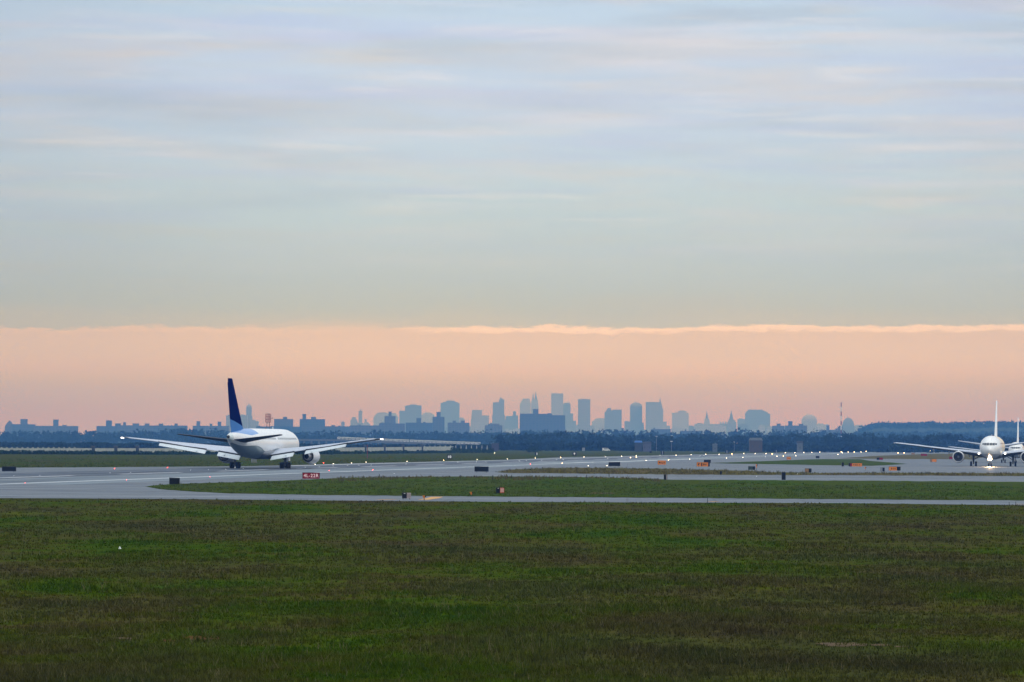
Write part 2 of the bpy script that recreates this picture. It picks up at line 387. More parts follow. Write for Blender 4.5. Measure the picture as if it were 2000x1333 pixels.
struct(tufts('dry_verge_grass', px2[kd], py2[kd], .30, 4, .010, M['dryblade'], .03), 'stuff', 'taller yellowish dry grass along the verges of the middle taxiway', 'grass')
n = 16000
px = rng.uniform(-100, 2300, n); fe = np.interp(px, [p[0] for p in far_edge], [p[1] for p in far_edge]); py = fe-rng.random(n)**1.3*22; k = py > hor(0)+(px-0)*math.tan(roll)+11.5
struct(tufts('field_grass', px[k], py[k], .22, 3, .012, M['greenblade']), 'stuff', 'green field grass beyond the far edge of the runway', 'grass')

# ------------------------------------------------------------------ foliage masses
def foliage(items, mat, name, leaf=1.0, per=170):
    """items: (x, y, base z, radius, height)"""
    out = []
    for (x, y, z0, r, h) in items:
        k = int(per*rng.uniform(.8, 1.2)); nl = rng.integers(5, 9)
        cen = np.stack([rng.normal(0, r*.42, nl), rng.normal(0, r*.42, nl), rng.uniform(.40, .80, nl)*h], 1)
        rad = rng.uniform(.34, .6, nl)*r
        idx = rng.integers(0, nl, k); d = rng.normal(0, 1, (k, 3)); d /= np.linalg.norm(d, axis=1)[:, None]
        p = cen[idx]+d*(rad[idx]*rng.uniform(.55, 1.08, k))[:, None]*np.array([1, 1, .85]); 
        low = rng.random(k) < .30; p[low, 2] = rng.uniform(0, .5, low.sum())*h; p[low, 0] = rng.normal(0, r*.5, low.sum())
        p[:, 2] = np.clip(p[:, 2], .1, h*1.05); p += np.array([x, y, z0])
        u = rng.normal(0, 1, (k, 3)); v = rng.normal(0, 1, (k, 3)); s = leaf*rng.uniform(.5, 1.3, k)[:, None]
        u = u/np.linalg.norm(u, axis=1)[:, None]*s; v = v/np.linalg.norm(v, axis=1)[:, None]*s
        out.append(np.stack([p-u, p-v*.8, p+u, p+v*.8], 1).reshape(-1, 3))
    o = npmesh(name, np.concatenate(out), 4, mat); return o
def line(xs, prof):
    return np.interp(xs, [p[0] for p in prof], [p[1] for p in prof])
items = []
prof = [(-200, 850), (0, 850), (140, 848), (300, 846), (420, 846), (560, 850), (660, 848), (760, 847.5), (790, 844), (880, 847), (900, 844), (960, 843), (1000, 848), (1040, 848), (1080, 844), (1130, 843), (1175, 847), (1240, 849), (1300, 848), (1380, 849), (1450, 849), (1480, 844), (1520, 848), (1590, 845), (1660, 848), (1700, 845), (1740, 850), (1840, 846), (1880, 852), (2000, 852), (2300, 850)]
px = -250
while px < 2300:
    D = random.uniform(2700, 3300) if px > 965 else random.uniform(4480, 4950)
    s = F/D
    yt = line(px, prof)+random.uniform(-2.5, 6)
    zt = P(px, yt, D).z; b = P(px, 870, D); r = random.uniform(4.5, 8.5)*(1 if px > 965 else 1.5)
    items.append((b.x, D, 0, r, max(zt, 4)/.93)); px += random.uniform(4, 11)
px = -250
while px < 2300:   # lower front row
    D = random.uniform(2350, 2650); b = P(px, 870, D); items.append((b.x, D, 0, random.uniform(3.5, 6), random.uniform(3.5, 6.5) if px > 965 else random.uniform(1.6, 3.4))); px += random.uniform(6, 17) if px > 965 else random.uniform(3, 7)
struct(foliage(items, M['leaf'], 'treeline', 1.25, 190), 'stuff', 'dark bluish belt of broad trees beyond the airfield', 'woods')
items = []
prof2 = [(-200, 846), (0, 842), (200, 843), (330, 838), (400, 838), (520, 842), (760, 842), (900, 842), (1100, 841), (1180, 839), (1300, 841), (1420, 838), (1450, 836), (1500, 838), (1600, 840), (1660, 842), (1720, 845), (2300, 845)]
px = -250
while px < 2300:
    D = random.uniform(4700, 5200); yt = line(px, prof2)+random.uniform(-2, 5); b = P(px, 870, D); zt = P(px, yt, D).z
    items.append((b.x, D, 0, random.uniform(8, 14), max(zt, 6)/.93)); px += random.uniform(5, 12)
struct(foliage(items, M['leaf'], 'distant_woods', 2.4, 110), 'stuff', 'paler hazy woods between the treeline and the apartment blocks', 'woods')
# hedge in front of the white wall
items = []
px = -150
while px < 960:
    gy = np.interp(px, [0, 300, 620, 885, 960], [887.5, 888.5, 887.5, 885.5, 885]); p = G(px, gy)
    hh = random.uniform(.6, 1.35) if px < 880 else random.uniform(1.6, 2.6)
    items.append((p.x, p.y, 0, random.uniform(1.4, 2.6), hh)); px += random.uniform(3, 7)
for px_, gy, hh in ((1040, 884, 3), (1046, 884, 2.6), (1035, 884, 2), (643, 888, 3.4), (650, 889, 3), (636, 888, 2.5)):
    p = G(px_, gy); items.append((p.x, p.y, 0, 2.4, hh))
struct(foliage(items, M['hedge'], 'shrubbery', .38, 120), 'stuff', 'dark green rough shrubs running along the foot of the white wall', 'shrubs')
# hills at right
mb = MB(); rows = []
hp = [(1650, 868), (1672, 852), (1690, 836), (1710, 829.5), (1725, 828), (1740, 830), (1800, 829.5), (1818, 827), (1850, 831), (1880, 829), (1930, 828), (1990, 828), (2050, 826), (2200, 828), (2400, 834)]
xs = np.arange(1650, 2401, 5)
for j, (D, kk) in enumerate(((6300, 0), (6500, .55), (6900, 1), (7400, .9), (8200, 0))):
    row = []
    for x_ in xs:
        zt = max(P(x_, line(x_, hp)+4, 6900).z, 0)*kk; b = P(x_, 868, 6900); row.append((b.x*D/6900, D, zt*(1+.04*math.sin(x_*.9+j))-.5))
    rows.append(row)
mb.loft(rows, cap=False, closed=False); struct(mb.build('hills', M['hill'], smooth=True))
items = []
for x_ in np.arange(1664, 2400, 3.2):
    for D, kk in ((6450, .5), (6850, .97), (7000, .97)):
        x__ = x_+random.uniform(-2, 2); b = P(x__, 868, 6900); zt = max(P(x__, line(x__, hp)+4, 6900).z, 0)*kk
        items.append((b.x*D/6900, D+random.uniform(-60, 60), zt-3, random.uniform(8, 13), random.uniform(8, 14)))
struct(foliage(items, M['leaf'], 'hill_trees', 2.6, 60), 'stuff', 'hazy blue wooded ridge behind the oncoming jets', 'woods')
for x_, yt in ((1800.5, 823.5), (1807, 822.5), (1817, 822.5), (1726, 823.5)):
    b = P(x_, 868, 6880); z = P(x_, yt, 6880).z
    o = thing('ridge_tree', {1800.5: 'left of two rounded trees rising together above the wooded ridge', 1807: 'middle rounded tree of the cluster above the wooded ridge', 1817: 'right and largest rounded tree above the wooded ridge', 1726: 'lone bushy tree breaking the ridge line at its left end'}[x_], 'tree', (b.x, 6880, 20), 0, 'trees rising above the wooded ridge')
    f = foliage([(0, 0, 0, 9, z-20)], M['leaf'], 'crown', 2.0, 300); f.parent = o
    t_ = MB(); t_.tube((0, 0, 0), (0, 0, (z-20)*.6), .8, .3); t_.build('trunk', M['trunk'], o)

# ------------------------------------------------------------------ buildings
def bld(name, label, D, tiers, mat, depth, group=None, spires=(), roofs=(), cat='building', taper=None):
    """tiers (x0,x1,top y[,kind]) in photo pixels measured at distance D; spires (x, y0, ytop, halfwidth px)"""
    xs_ = [t[0] for t in tiers]+[t[1] for t in tiers]; cx = (min(xs_)+max(xs_))/2
    o0 = P(cx, HY, D); ox = o0.x
    root = thing(name, label, cat, (ox, D, 0), 0, group)
    mb = MB(); X = lambda p: P(p, HY, D).x-ox; Z = lambda p, q: P(p, q, D).z
    e = 0
    for i, t in enumerate(tiers):
        x0, x1 = X(t[0]), X(t[1]); z = Z((t[0]+t[1])/2, t[2]); kd = t[3] if len(t) > 3 else 'box'; d0 = e; d1 = depth-e; e += depth*.013
        if kd == 'box':
            mb.box(x0, x1, d0, d1, -.5, z)
        elif kd == 'trap':   # narrows upward; t[4], t[5]: px of the top corners
            x2, x3 = X(t[4]), X(t[5]); zb = Z(t[0], t[6])
            mb.box(x0, x1, d0, d1, -.5, zb)
            mb.loft([[(x0, d0, zb), (x1, d0, zb), (x1, d1, zb), (x0, d1, zb)], [(x2, d0+2, z), (x3, d0+2, z), (x3, d1-2, z), (x2, d1-2, z)]])
        elif kd == 'dome':   # rounded top from t[4]
            zb = Z(t[0], t[4]); mb.box(x0, x1, d0, d1, -.5, zb); rr = []
            c = (x0+x1)/2; hw = (x1-x0)/2; dc = (d0+d1)/2; hd = (d1-d0)/2
            for k_ in range(9):
                a = k_/8*math.pi/2; s_ = max(math.cos(a), .03); zz = zb+(z-zb)*math.sin(a)
                rr.append([(c-hw*s_, dc-hd*s_, zz), (c+hw*s_, dc-hd*s_, zz), (c+hw*s_, dc+hd*s_, zz), (c-hw*s_, dc+hd*s_, zz)])
            mb.loft(rr)
    mb.build('wall', mat, root)
    for s_ in spires:
        x_, yb, yt, hw = s_; c = X(x_); w = abs(X(x_+hw)-c); sp = MB()
        zb, zt = Z(x_, yb), Z(x_, yt); dc = depth/2
        sp.frustum(c-w, c+w, dc-w, dc+w, zb-2, zb+(zt-zb)*.55, .42); sp.frustum(c-w*.42, c+w*.42, dc-w*.42, dc+w*.42, zb+(zt-zb)*.55, zt, .08)
        sp.build('spire', M['roofgrey'], root)
    for r_ in roofs:
        x0, x1, yt = r_[:3]; q = MB(); hb = Z(x0, r_[3]); q.box(X(x0), X(x1), depth*.2, depth*.7, hb-1, Z((x0+x1)/2, yt)-1.2)
        w0, w1 = X(x0)-.5, X(x1)+.5; q.box(w0, w1, depth*.2-.5, depth*.7+.5, Z((x0+x1)/2, yt)-1.2, Z((x0+x1)/2, yt)); q.build('roof_house', mat, root)
    return root
FARG = 'hazy skyscrapers on the skyline'; FD = 18500; T = M['tower']
far = [
 ('brooklyn', 0)]
TR = random.Random(5)
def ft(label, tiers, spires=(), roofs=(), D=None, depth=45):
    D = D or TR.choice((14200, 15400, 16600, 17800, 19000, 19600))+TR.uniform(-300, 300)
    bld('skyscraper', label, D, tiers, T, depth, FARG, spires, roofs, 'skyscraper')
ft('slim tower with domed cap just right of the blue tail fin', [(480.3, 489.7, 790, 'dome', 797), (479.5, 491, 812)], [(484.8, 791, 787.5, 1)], D=13500)
ft('flat slab adjoining the domed slim tower on its left', [(466, 482, 811)], roofs=[(470, 475, 809.5, 811)], D=13300)
ft('blocky tower half hidden behind the left edge of the tail fin', [(441, 456, 812)], roofs=[(444, 448, 810.5, 812)], D=13200)
ft('low flat block stepping down right of the domed slim tower', [(491.5, 503.5, 822.5), (488, 497, 820)], D=13400)
ft('small stepped pyramid block left of the thin tower', [(684, 697, 815, 'trap', 688, 693, 822)], D=13500)
ft('thin square tower with pointed cap and stepped foot', [(699.8, 706.2, 803), (698, 709, 826)], [(703, 803, 799.5, 2)], D=13500)
ft('low block with small roof tower beside the thin square tower', [(709, 722, 825, 'trap', 711, 718, 829)], roofs=[(711.5, 715.5, 819.5, 826)], D=13000)
ft('tiny pale block alone on the low horizon left of the thin tower', [(666, 672, 824.5)], roofs=[(668, 670, 823.6, 824.5)], D=13500)
ft('wide pale block with chamfered shoulders behind the darker blue block', [(729, 777, 807, 'trap', 736, 772, 815)], roofs=[(740, 752, 805.8, 807)])
ft('broad stepped tower with high crown and lower left wing', [(779.5, 793, 802.5), (790.5, 822.5, 793), (794, 821, 792)], roofs=[(800, 813, 790.2, 792.5)])
ft('sloping shouldered block right of the broad stepped tower', [(823, 848, 806, 'trap', 829, 840, 811)])
ft('massive square tower with shallow arched crown', [(860, 897, 787.5), (864, 893, 785.5), (870, 888, 783)], [(879.5, 783, 780.5, 1.5)])
ft('low stub against the right flank of the massive arched tower', [(897.4, 907, 816, 'trap', 897.6, 904, 820)])
ft('trapezoid block with a lower flat wing on its right', [(918, 942, 801, 'trap', 921.5, 941, 838), (941.5, 954.5, 811.8)])
ft('flat shouldered tower topped by an off centre point', [(962, 975, 786), (974, 984.5, 778.5, 'trap', 976, 981, 782), (961, 986, 811)], [(977.5, 779, 775, 1.6)])
ft('low irregular cluster between the pointed tower and large blue slab', [(987, 1001, 813), (986, 1012, 820)])
ft('narrow block with thin cap standing over a low cluster', [(1001.5, 1007.5, 804.5), (1000, 1011.5, 812)], roofs=[(1002.8, 1006, 803, 804.5)])
ft('tall slab with cut off left corner behind the blue apartment slab', [(1014.7, 1036, 779, 'trap', 1021, 1034, 789)])
ft('twin pointed tower tallest of the skyline left of centre', [(1036.5, 1051, 781, 'trap', 1038, 1050, 790)], [(1040.7, 782, 765.5, 2), (1046, 781, 764.5, 3.2)])
ft('tallest flat topped tower right of the twin pointed one', [(1076.3, 1099.7, 768.7)], [(1089, 768.7, 766.2, .6)])
ft('rounded shoulder tower stepping down right of the tallest tower', [(1100, 1114, 787, 'trap', 1102, 1112, 790), (1100.5, 1119, 808), (1101, 1125, 822)])
ft('plain sharp edged rectangular tower standing alone with flat roof', [(1129, 1152.6, 780.2)], roofs=[(1136, 1146, 779.4, 780.2)])
ft('low sloping block at the right foot of the plain rectangular tower', [(1156, 1182, 817, 'trap', 1166, 1182, 824)])
ft('wide tower with peaked left half and flat right half', [(1181, 1197, 797.5, 'trap', 1187, 1192, 806), (1196, 1214, 800.5)])
ft('short pale block between two taller towers left of the domed tower', [(1220, 1231, 823.5)], roofs=[(1222, 1227, 822.4, 823.5)])
ft('straight sided tower with rounded dome top', [(1230.8, 1254, 786, 'dome', 795), (1229.5, 1257.5, 826)], [(1242.5, 787, 784, 1)])
ft('broad tower with needle spire on its right corner', [(1261.5, 1291.5, 785.6), (1285, 1295, 790, 'trap', 1288, 1292, 800), (1262, 1302, 824), (1262, 1309, 832)], [(1289.3, 788, 775.5, 1.8)])
ft('squat square tower with stepped roof right of the needle spired one', [(1313, 1345, 806.5), (1324.5, 1340.5, 803), (1328, 1337, 802)])
ft('wedding cake tower with tapering spire above long low wings', [(1357, 1406, 828.5), (1375.5, 1386.5, 818, 'trap', 1377.5, 1384.5, 826)], [(1380.8, 819, 802.5, 3)], roofs=[(1362, 1372, 827, 828.5)])
ft('long roof carrying three small chimney towers', [(1405, 1421, 828)], roofs=[(1406.5, 1409, 824, 828), (1411.5, 1414, 824, 828), (1416.5, 1419, 824, 828)])
ft('gothic tower with steep pointed crown left of the massive pale block', [(1421.5, 1438, 820, 'trap', 1424, 1434, 826)], [(1428.7, 821, 801.5, 4.5)])
ft('flat annex stepping up to the massive pale block', [(1441, 1457, 818.7)], roofs=[(1444, 1450, 817.5, 818.7)])
ft('massive pale block widest of the skyline with cut right shoulder', [(1456, 1504, 808), (1457, 1500, 802, 'trap', 1461, 1491, 806), (1461, 1490, 800.5)])
ft('round topped tower standing apart on the right of the skyline', [(1567, 1595.5, 809.8, 'dome', 823), (1566, 1597, 834)])
ft('pointed domed tower beside the tall radio mast', [(1646, 1669, 816, 'dome', 836), (1644, 1671, 842)], [(1656.7, 817, 812, .8)])
# low city blocks filling the foot of the skyline
px = 700; c_ = 0
while px < 1700:
    w = random.uniform(12, 30); yt = random.uniform(829, 840)
    if 1600 < px < 1650 or 1530 < px < 1560: yt = 841
    o = bld('city_block', 'low hazy city block at the foot of the skyscrapers', random.uniform(15500, 17000), [(px, px+w, yt), (px+w*.2, px+w*.6, yt-1.5)], T, 40, 'low city blocks under the skyline')
    px += w*random.uniform(.85, 1.5)
B = M['brick']; MG = 'blue grey apartment blocks in the middle distance'
def mt(label, tiers, roofs=(), D=9000, depth=30, name='apartment_block'): bld(name, label, D, tiers, B, depth, MG, (), roofs, 'building')
mt('blue grey block with one small roof house, right of the red antenna', [(535, 571, 818.8)], [(552, 559.5, 814.8, 819)])
mt('wide block with a tall and a low roof house above the jet', [(585, 633.5, 819)], [(590, 596.5, 809, 819), (607, 616, 814.5, 819)])
mt('blue grey tower block with roof house before the chamfered pale block', [(750.5, 771.8, 813)], [(758.5, 764, 804, 813)])
mt('low wide block with a central roof house under the broad stepped tower', [(792, 844, 826)], [(812.7, 821.8, 817, 826), (826, 830, 824.5, 826)])
mt('narrow dark blue tower block with high roof house left of arched tower', [(844.5, 867.6, 814.5)], [(852, 860, 805, 815)])
mt('ribbed low block with two roof houses below the arched tower', [(874, 916.5, 826)], [(884, 890, 822, 826), (900, 907.5, 822, 826)])
mt('stepped dark block below the flat shouldered pointed tower', [(946.7, 981, 831), (953, 975, 828)], [(957, 960, 826.5, 828)])
mt('largest dark blue slab with roof house in the centre of the skyline', [(1015, 1078, 808.6), (1077, 1103.5, 811.4)], [(1040.5, 1051.5, 799.3, 809), (1069, 1076, 807.5, 809)])
mt('short block with roof house right of the massive pale block', [(1509.5, 1532, 832)], [(1518, 1525, 827.6, 832)])
mt('longer block with two roof houses before the round topped tower', [(1534.5, 1576.5, 831.5)], [(1540.5, 1548, 823, 832), (1561, 1569, 828, 832)])
mt('low block with thin chimney house left of the radio mast', [(1602, 1640, 840)], [(1615.5, 1620.3, 831, 840), (1633, 1636, 837, 840)])
mt('small dark block touching the foot of the radio mast', [(1638, 1645.5, 833.5)], [(1640, 1643, 832, 833.5)])
mt('sloped roof building at the far left horizon', [(9, 23, 824, 'trap', 15, 19, 833)], [(16, 18, 822, 825)])
mt('wide left block with a square tower near the photo edge', [(22, 66, 829)], [(38.8, 51.5, 818.8, 829)])
mt('long flat roofed block with small tower on the left horizon', [(66, 150, 832.3)], [(103, 112, 819.8, 832), (121, 128, 830.5, 832)])
mt('low building with squat tower left of the wingtip', [(188, 230, 832.5)], [(206, 216.5, 821.5, 832.5), (224, 234, 827.5, 832.5)])
mt('long low row with four small roof houses above the left wingtip', [(229, 300, 831.3)], [(239.5, 244.2, 825, 831), (258, 270, 827.5, 831), (282, 290, 827.5, 831)])
mt('low row with two roof houses above the middle of the left wing', [(299, 364, 831.5)], [(309, 317, 827.8, 831.5), (340, 345.5, 827.5, 831.5)])
mt('narrow building with a tall roof box left of the tail fin', [(376, 398, 832)], [(383, 389.5, 823, 832)])
mt('long low building with roof box touching the tail fin', [(397, 446, 832.3)], [(409, 413, 828, 832), (424.5, 430.5, 824, 832)])
mt('flat low building directly behind the jet fuselage', [(500, 590, 833.5)], [(503, 507, 832, 833.5), (528, 533, 832.4, 833.5)])
mt('long plain low building above the right wing', [(588, 690, 833)], [(647, 653, 830.8, 833), (660, 664, 831.6, 833)], D=8800)
mt('long plain blue building right of the thin square tower', [(683, 742, 831.3)], [(700, 704, 829.7, 831.3)], D=8700)
mt('stepped long building under the chamfered pale block', [(740, 790, 827.5), (741, 766, 826.5)], [(744, 748, 825.5, 827)], D=8600)
mt('low flat building right of the largest dark slab', [(1200, 1232, 842)], [(1214, 1218, 836.5, 842)], D=8800)
mt('low building with stub chimney under the needle spired tower', [(1272, 1310, 838.5)], [(1277, 1279.5, 836, 838.5)], D=8800)
mt('low plain building under the wedding cake tower', [(1330, 1370, 842)], [(1338, 1340.5, 839, 842), (1355, 1358, 839, 842)], D=8800)

# radio mast, antenna frame
def lattice(name, label, px_, ytop, D, w, parent=None):
    b = P(px_, HY, D); zt = P(px_, ytop, D).z; root = thing(name, label, 'mast', (b.x, D, 0))
    nseg = 10
    for i in range(nseg):
        z0, z1 = zt*i/nseg, zt*(i+1)/nseg; k0 = w*(1-.5*i/nseg); k1 = w*(1-.5*(i+1)/nseg); m = MB()
        for sx in (-1, 1):
            for sy in (-1, 1): m.tube((sx*k0, sy*k0, z0), (sx*k1, sy*k1, z1), .28, n=5)
            m.tube((-k0*sx, -k0, z0), (k1*sx, -k1, z1), .2, n=4); m.tube((-k0*sx, k0, z0), (k1*sx, k1, z1), .2, n=4); m.tube((sx*k0, -k0, z0), (sx*k1, k1, z1), .2, n=4)
        m.build('mast_section', M['redpole'] if i % 2 else M['white'], root)
    return root
lattice('radio_mast', 'tall thin lattice radio mast rising alone right of the skyline', 1642.8, 786, 5200, .8)
D = 1500; b = P(523.5, HY, D); a = thing('antenna_mast', 'reddish frame antenna on two thin legs above the jet fuselage', 'antenna', (b.x, D, 0))
zt = P(523, 825, D).z; m = MB(); m.tube((-.75, 0, 0), (-.5, 0, zt), .13, n=6); m.tube((.75, 0, 0), (.5, 0, zt), .13, n=6); m.build('leg', M['darkgrey'], a)
m = MB(); z1 = P(523, 809, D).z
for i in range(4):
    z = zt+(z1-zt)*i/3; m.tube((-1.1, 0, z), (1.1, 0, z), .12, n=5)
for i in range(5): x = -1.1+.55*i; m.tube((x, 0, zt), (x, 0, z1), .13, n=5)
m.tube((0, 0, (zt+z1)/2), (2.0, 0, (zt+z1)/2), .08, n=5); m.tube((1.9, 0, (zt+z1)/2-.5), (1.9, 0, (zt+z1)/2+.5), .07, n=5); m.build('antenna_frame', M['redpole'], a)

# ------------------------------------------------------------------ railway viaduct, train, white wall
def trainz(px_): # roof / floor pixel rows
    return np.interp(px_, [659, 745, 937], [853.6, 857.2, 864.3])
TD = 4300
cars = [(659, 686), (687, 715), (716, 743.5), (744.8, 771), (772.2, 799.5), (800.7, 827.7), (828.9, 855.3), (856.4, 883), (884.2, 910.5), (911.5, 937)]
s_ = F/TD; car0 = None; tm = plain('train_steel', (.55, .58, .6), .35, .2); bm_ = plain('train_band', (.10, .12, .15), .3)
names_ = ['leftmost car of the elevated train', 'second car from the left on the elevated train', 'third car from the left on the elevated train', 'train car crossing behind the right wingtip', 'fifth car from the left on the elevated train', 'train car halfway along the pale elevated train', 'fourth car from the right on the elevated train', 'third car from the right on the elevated train', 'second last car at the right of the elevated train', 'rightmost end car of the elevated train']
for (x0, x1), lb in zip(cars, names_):
    a = P(x0, trainz(x0), TD); c = P(x1, trainz(x1), TD); L = (c-a).length
    if car0 is None:
        car0 = thing('train_car', lb, 'train car', (0, 0, 0), 0, 'cars of the elevated train'); hh = 3.3
        m = MB(); pr = [(-1.45, .5), (1.45, .5), (1.5, 2.9), (1.2, 3.25), (-1.2, 3.25), (-1.5, 2.9)]
        m.loft([[(0, p[0], p[1]-hh) for p in pr], [(L, p[0], p[1]-hh) for p in pr]]); m.build('body', tm, car0)
        m = MB()
        for i in range(10):
            if i in (2, 5, 8): m.box(.8+i*1.62, 1.9+i*1.62, -1.54, -1.47, .75-hh, 2.65-hh)
            else: m.box(.8+i*1.62, 2.0+i*1.62, -1.53, -1.47, 1.6-hh, 2.45-hh)
        m.build('window_band', bm_, car0)
        m = MB(); m.box(1.5, 4, -1.2, 1.2, -.0-hh, .6-hh); m.box(L-4, L-1.5, -1.2, 1.2, -hh, .6-hh); m.build('bogie', M['darkgrey'], car0); o = car0
    else: o = copy_tree(car0)
    o['label'] = lb; o.location = a; o.rotation_euler = (0, -math.atan2(c.z-a.z, c.x-a.x), 0)
# viaduct deck under the train
vroot = thing('viaduct', 'long low concrete railway viaduct carrying the pale train', 'viaduct', (0, TD, 0))
cm = plain('viaduct_concrete', (.10, .105, .11), .8); m = MB(); rr = []
for px_ in [560, 600, 659, 745, 850, 937, 980]:
    yy = float(np.interp(px_, [-150, 0, 400, 659, 745, 937, 980], [857, 857, 857, 858.4, 862.3, 869.2, 870])); q = P(px_, yy, TD)
    rr.append([(q.x, -4, q.z), (q.x, 4, q.z), (q.x, 4, max(q.z-2.2, -.5)), (q.x, -4, max(q.z-2.2, -.5))])
m.loft(rr); m.build('deck', cm, vroot)
px_ = 565
while px_ < 900:
    yy = float(np.interp(px_, [-150, 0, 400, 659, 745, 937, 980], [857, 857, 857, 858.4, 862.3, 869.2, 870])); q = P(px_, yy, TD)
    if q.z-2.2 > .6:
        m = MB(); m.box(q.x-1, q.x+1, -3, -1.5, -.3, q.z-2.15); m.box(q.x-1, q.x+1, 1.5, 3, -.3, q.z-2.15); m.build('pier', cm, vroot)
    px_ += 14.5
# white wall with V piers nearer
wm = plain('white_concrete', (.30, .33, .31), .8, var=.15, scale=.3)
wroot = thing('barrier_wall', 'long low white concrete wall beyond the field on the left', 'wall', (0, 1500, 0))
m = MB()
wl = [(-150, 884.6), (0, 884.2), (300, 884), (560, 883.6), (700, 882.6), (886, 880.6)]
rr = []
for px_, gy in wl:
    p = G(px_, gy); hh = P(px_, gy-8.2, p.y).z
    rr.append([(p.x, p.y-1500, -.1), (p.x, p.y-1499.6, -.1), (p.x, p.y-1499.6, hh), (p.x, p.y-1500, hh)])
m.loft(rr); m.build('wall_panel', wm, wroot)
px_ = -140; 
def wpt(px_):
    gy = np.interp(px_, [w_[0] for w_ in wl], [w_[1] for w_ in wl]); return G(px_, gy), gy
while px_ < 960:
    if px_ < 150 or px_ > 826:
        if px_ < 886: p, gy = wpt(px_)
        else: p, gy = G(px_, 880.5), 880.5
        zt = P(px_, gy-10.5, p.y).z; zb = P(px_, gy-8.1, p.y).z if px_ < 886 else 0; m = MB()
        m.loft([[(p.x-.6, p.y-1500+.1, zb), (p.x+.6, p.y-1500+.1, zb), (p.x+.6, p.y-1499.7, zb), (p.x-.6, p.y-1499.7, zb)], [(p.x-.16, p.y-1500+.1, zt), (p.x+.16, p.y-1500+.1, zt), (p.x+.16, p.y-1499.7, zt), (p.x-.16, p.y-1499.7, zt)]])
        m.build('wall_post', wm, wroot)
    px_ += 10.2
shm = plain('dark_shed', (.035, .045, .06), .8)
for i, (px_, lb) in enumerate([(182, 'small dark shed behind the white wall far left of wingtip'), (226, 'second dark shed behind the white wall left of wingtip'), (268, 'third dark shed behind the white wall just below wingtip'), (713, 'dark shed on the white wall right beside the red pole'), (750.5, 'dark shed on the white wall right of the wingtip'), (787, 'dark shed on the wall between the wingtip and the sign marked 10'), (824, 'rightmost dark shed before the row of white posts')]):
    p, gy = wpt(px_); zt = P(px_, gy-12.5, p.y).z; zb = P(px_, gy-4.5, p.y).z
    o = thing('equipment_shed', lb, 'shed', (p.x, p.y-.9, 0), 0, 'dark sheds along the white wall')
    m = MB(); m.box(-.85, .85, -.4, .4, 0, zt*.93); m.build('body', shm, o); m = MB(); m.frustum(-1.0, 1.0, -.55, .55, zt*.93+.003, zt*1.04, .6); m.build('roof', M['darkgrey'], o)

# small things in front of the trees
def house(label, x0, x1, yt, yb, D, wc, rc, cat='house'):
    a = P(x0, yb, D); c = P(x1, yt, D); w = c.x-a.x; h_ = c.z; o = thing('house', label, cat, ((a.x+c.x)/2, D, 0), 0, 'small buildings in front of the treeline')
    m = MB(); m.box(-w/2, w/2, 0, w*.6, 0, h_*.82); m.build('wall', wc, o)
    m = MB(); m.frustum(-w/2-.3, w/2+.3, -.3, w*.6+.3, h_*.82+.003, h_, .8); m.build('roof', rc, o)
    m = MB()
    for k_ in ((-.3, .28) if w > 4.2 else (0,)):
        m = MB(); m.box(w*k_-.3, w*k_+.3, -.06, -.003, h_*.33, h_*.5); m.build('window', M['darkgrey'], o)
    return o
tanw = plain('tan_render', (.07, .052, .032), .8); bluer = plain('blue_tarpaulin', (.05, .17, .55), .6); palew = plain('pale_siding', (.10, .12, .13), .8); dimr = plain('slate_roof', (.04, .045, .055), .8)
house('tan house with pale flat roof among the dark trees', 1464, 1489, 855.5, 871, 2200, tanw, palew)
house('pale house just right of the bright blue roof', 1256, 1272, 863, 871, 2250, plain('lilac_siding', (.08, .085, .13), .8), dimr)
house('low shed under a bright blue tarpaulin roof', 1240, 1254, 861, 870, 2260, shm, bluer, 'shed')
house('small white shed in the trees right of centre', 1392, 1401, 867, 872, 2280, palew, palew, 'shed')
house('pale lilac house in the trees right of the train', 960, 974, 866, 875, 2240, plain('pinkish_siding', (.05, .045, .07), .8), dimr)
house('small pale house beside the oncoming jet wingtip', 1557, 1568, 862, 869, 2290, palew, dimr)
def pole(label, px_, yt, yb, w, mat, name='pole', cat='pole', head=None, group=None):
    p = G(px_, yb); zt = P(px_, yt, p.y).z; o = thing(name, label, cat, p, 0, group); m = MB(); m.tube((0, 0, 0), (0, 0, zt), w, w*.8, 8); m.build('post', mat, o)
    if head: m = MB(); m.box(-head, head, -.2, .2, zt, zt+head*.45); m.build('lamp_head', M['white'], o)
    return o
pole('thin dark red pole standing in the field near the right wingtip', 717.5, 869, 896, .11, M['redpole'])
pole('tall thin light pole before the trees right of the blue roof', 1311.5, 863, 882, .12, M['midgrey'], 'light_pole', 'light pole', .9)
pole('light pole with white head in the trees above the runway', 1282, 853, 882.5, .1, M['midgrey'], 'light_pole', 'light pole', .6)
pole('light pole with small head left of the white trailer', 1434, 864, 882.5, .1, M['midgrey'], 'light_pole', 'light pole', .5)

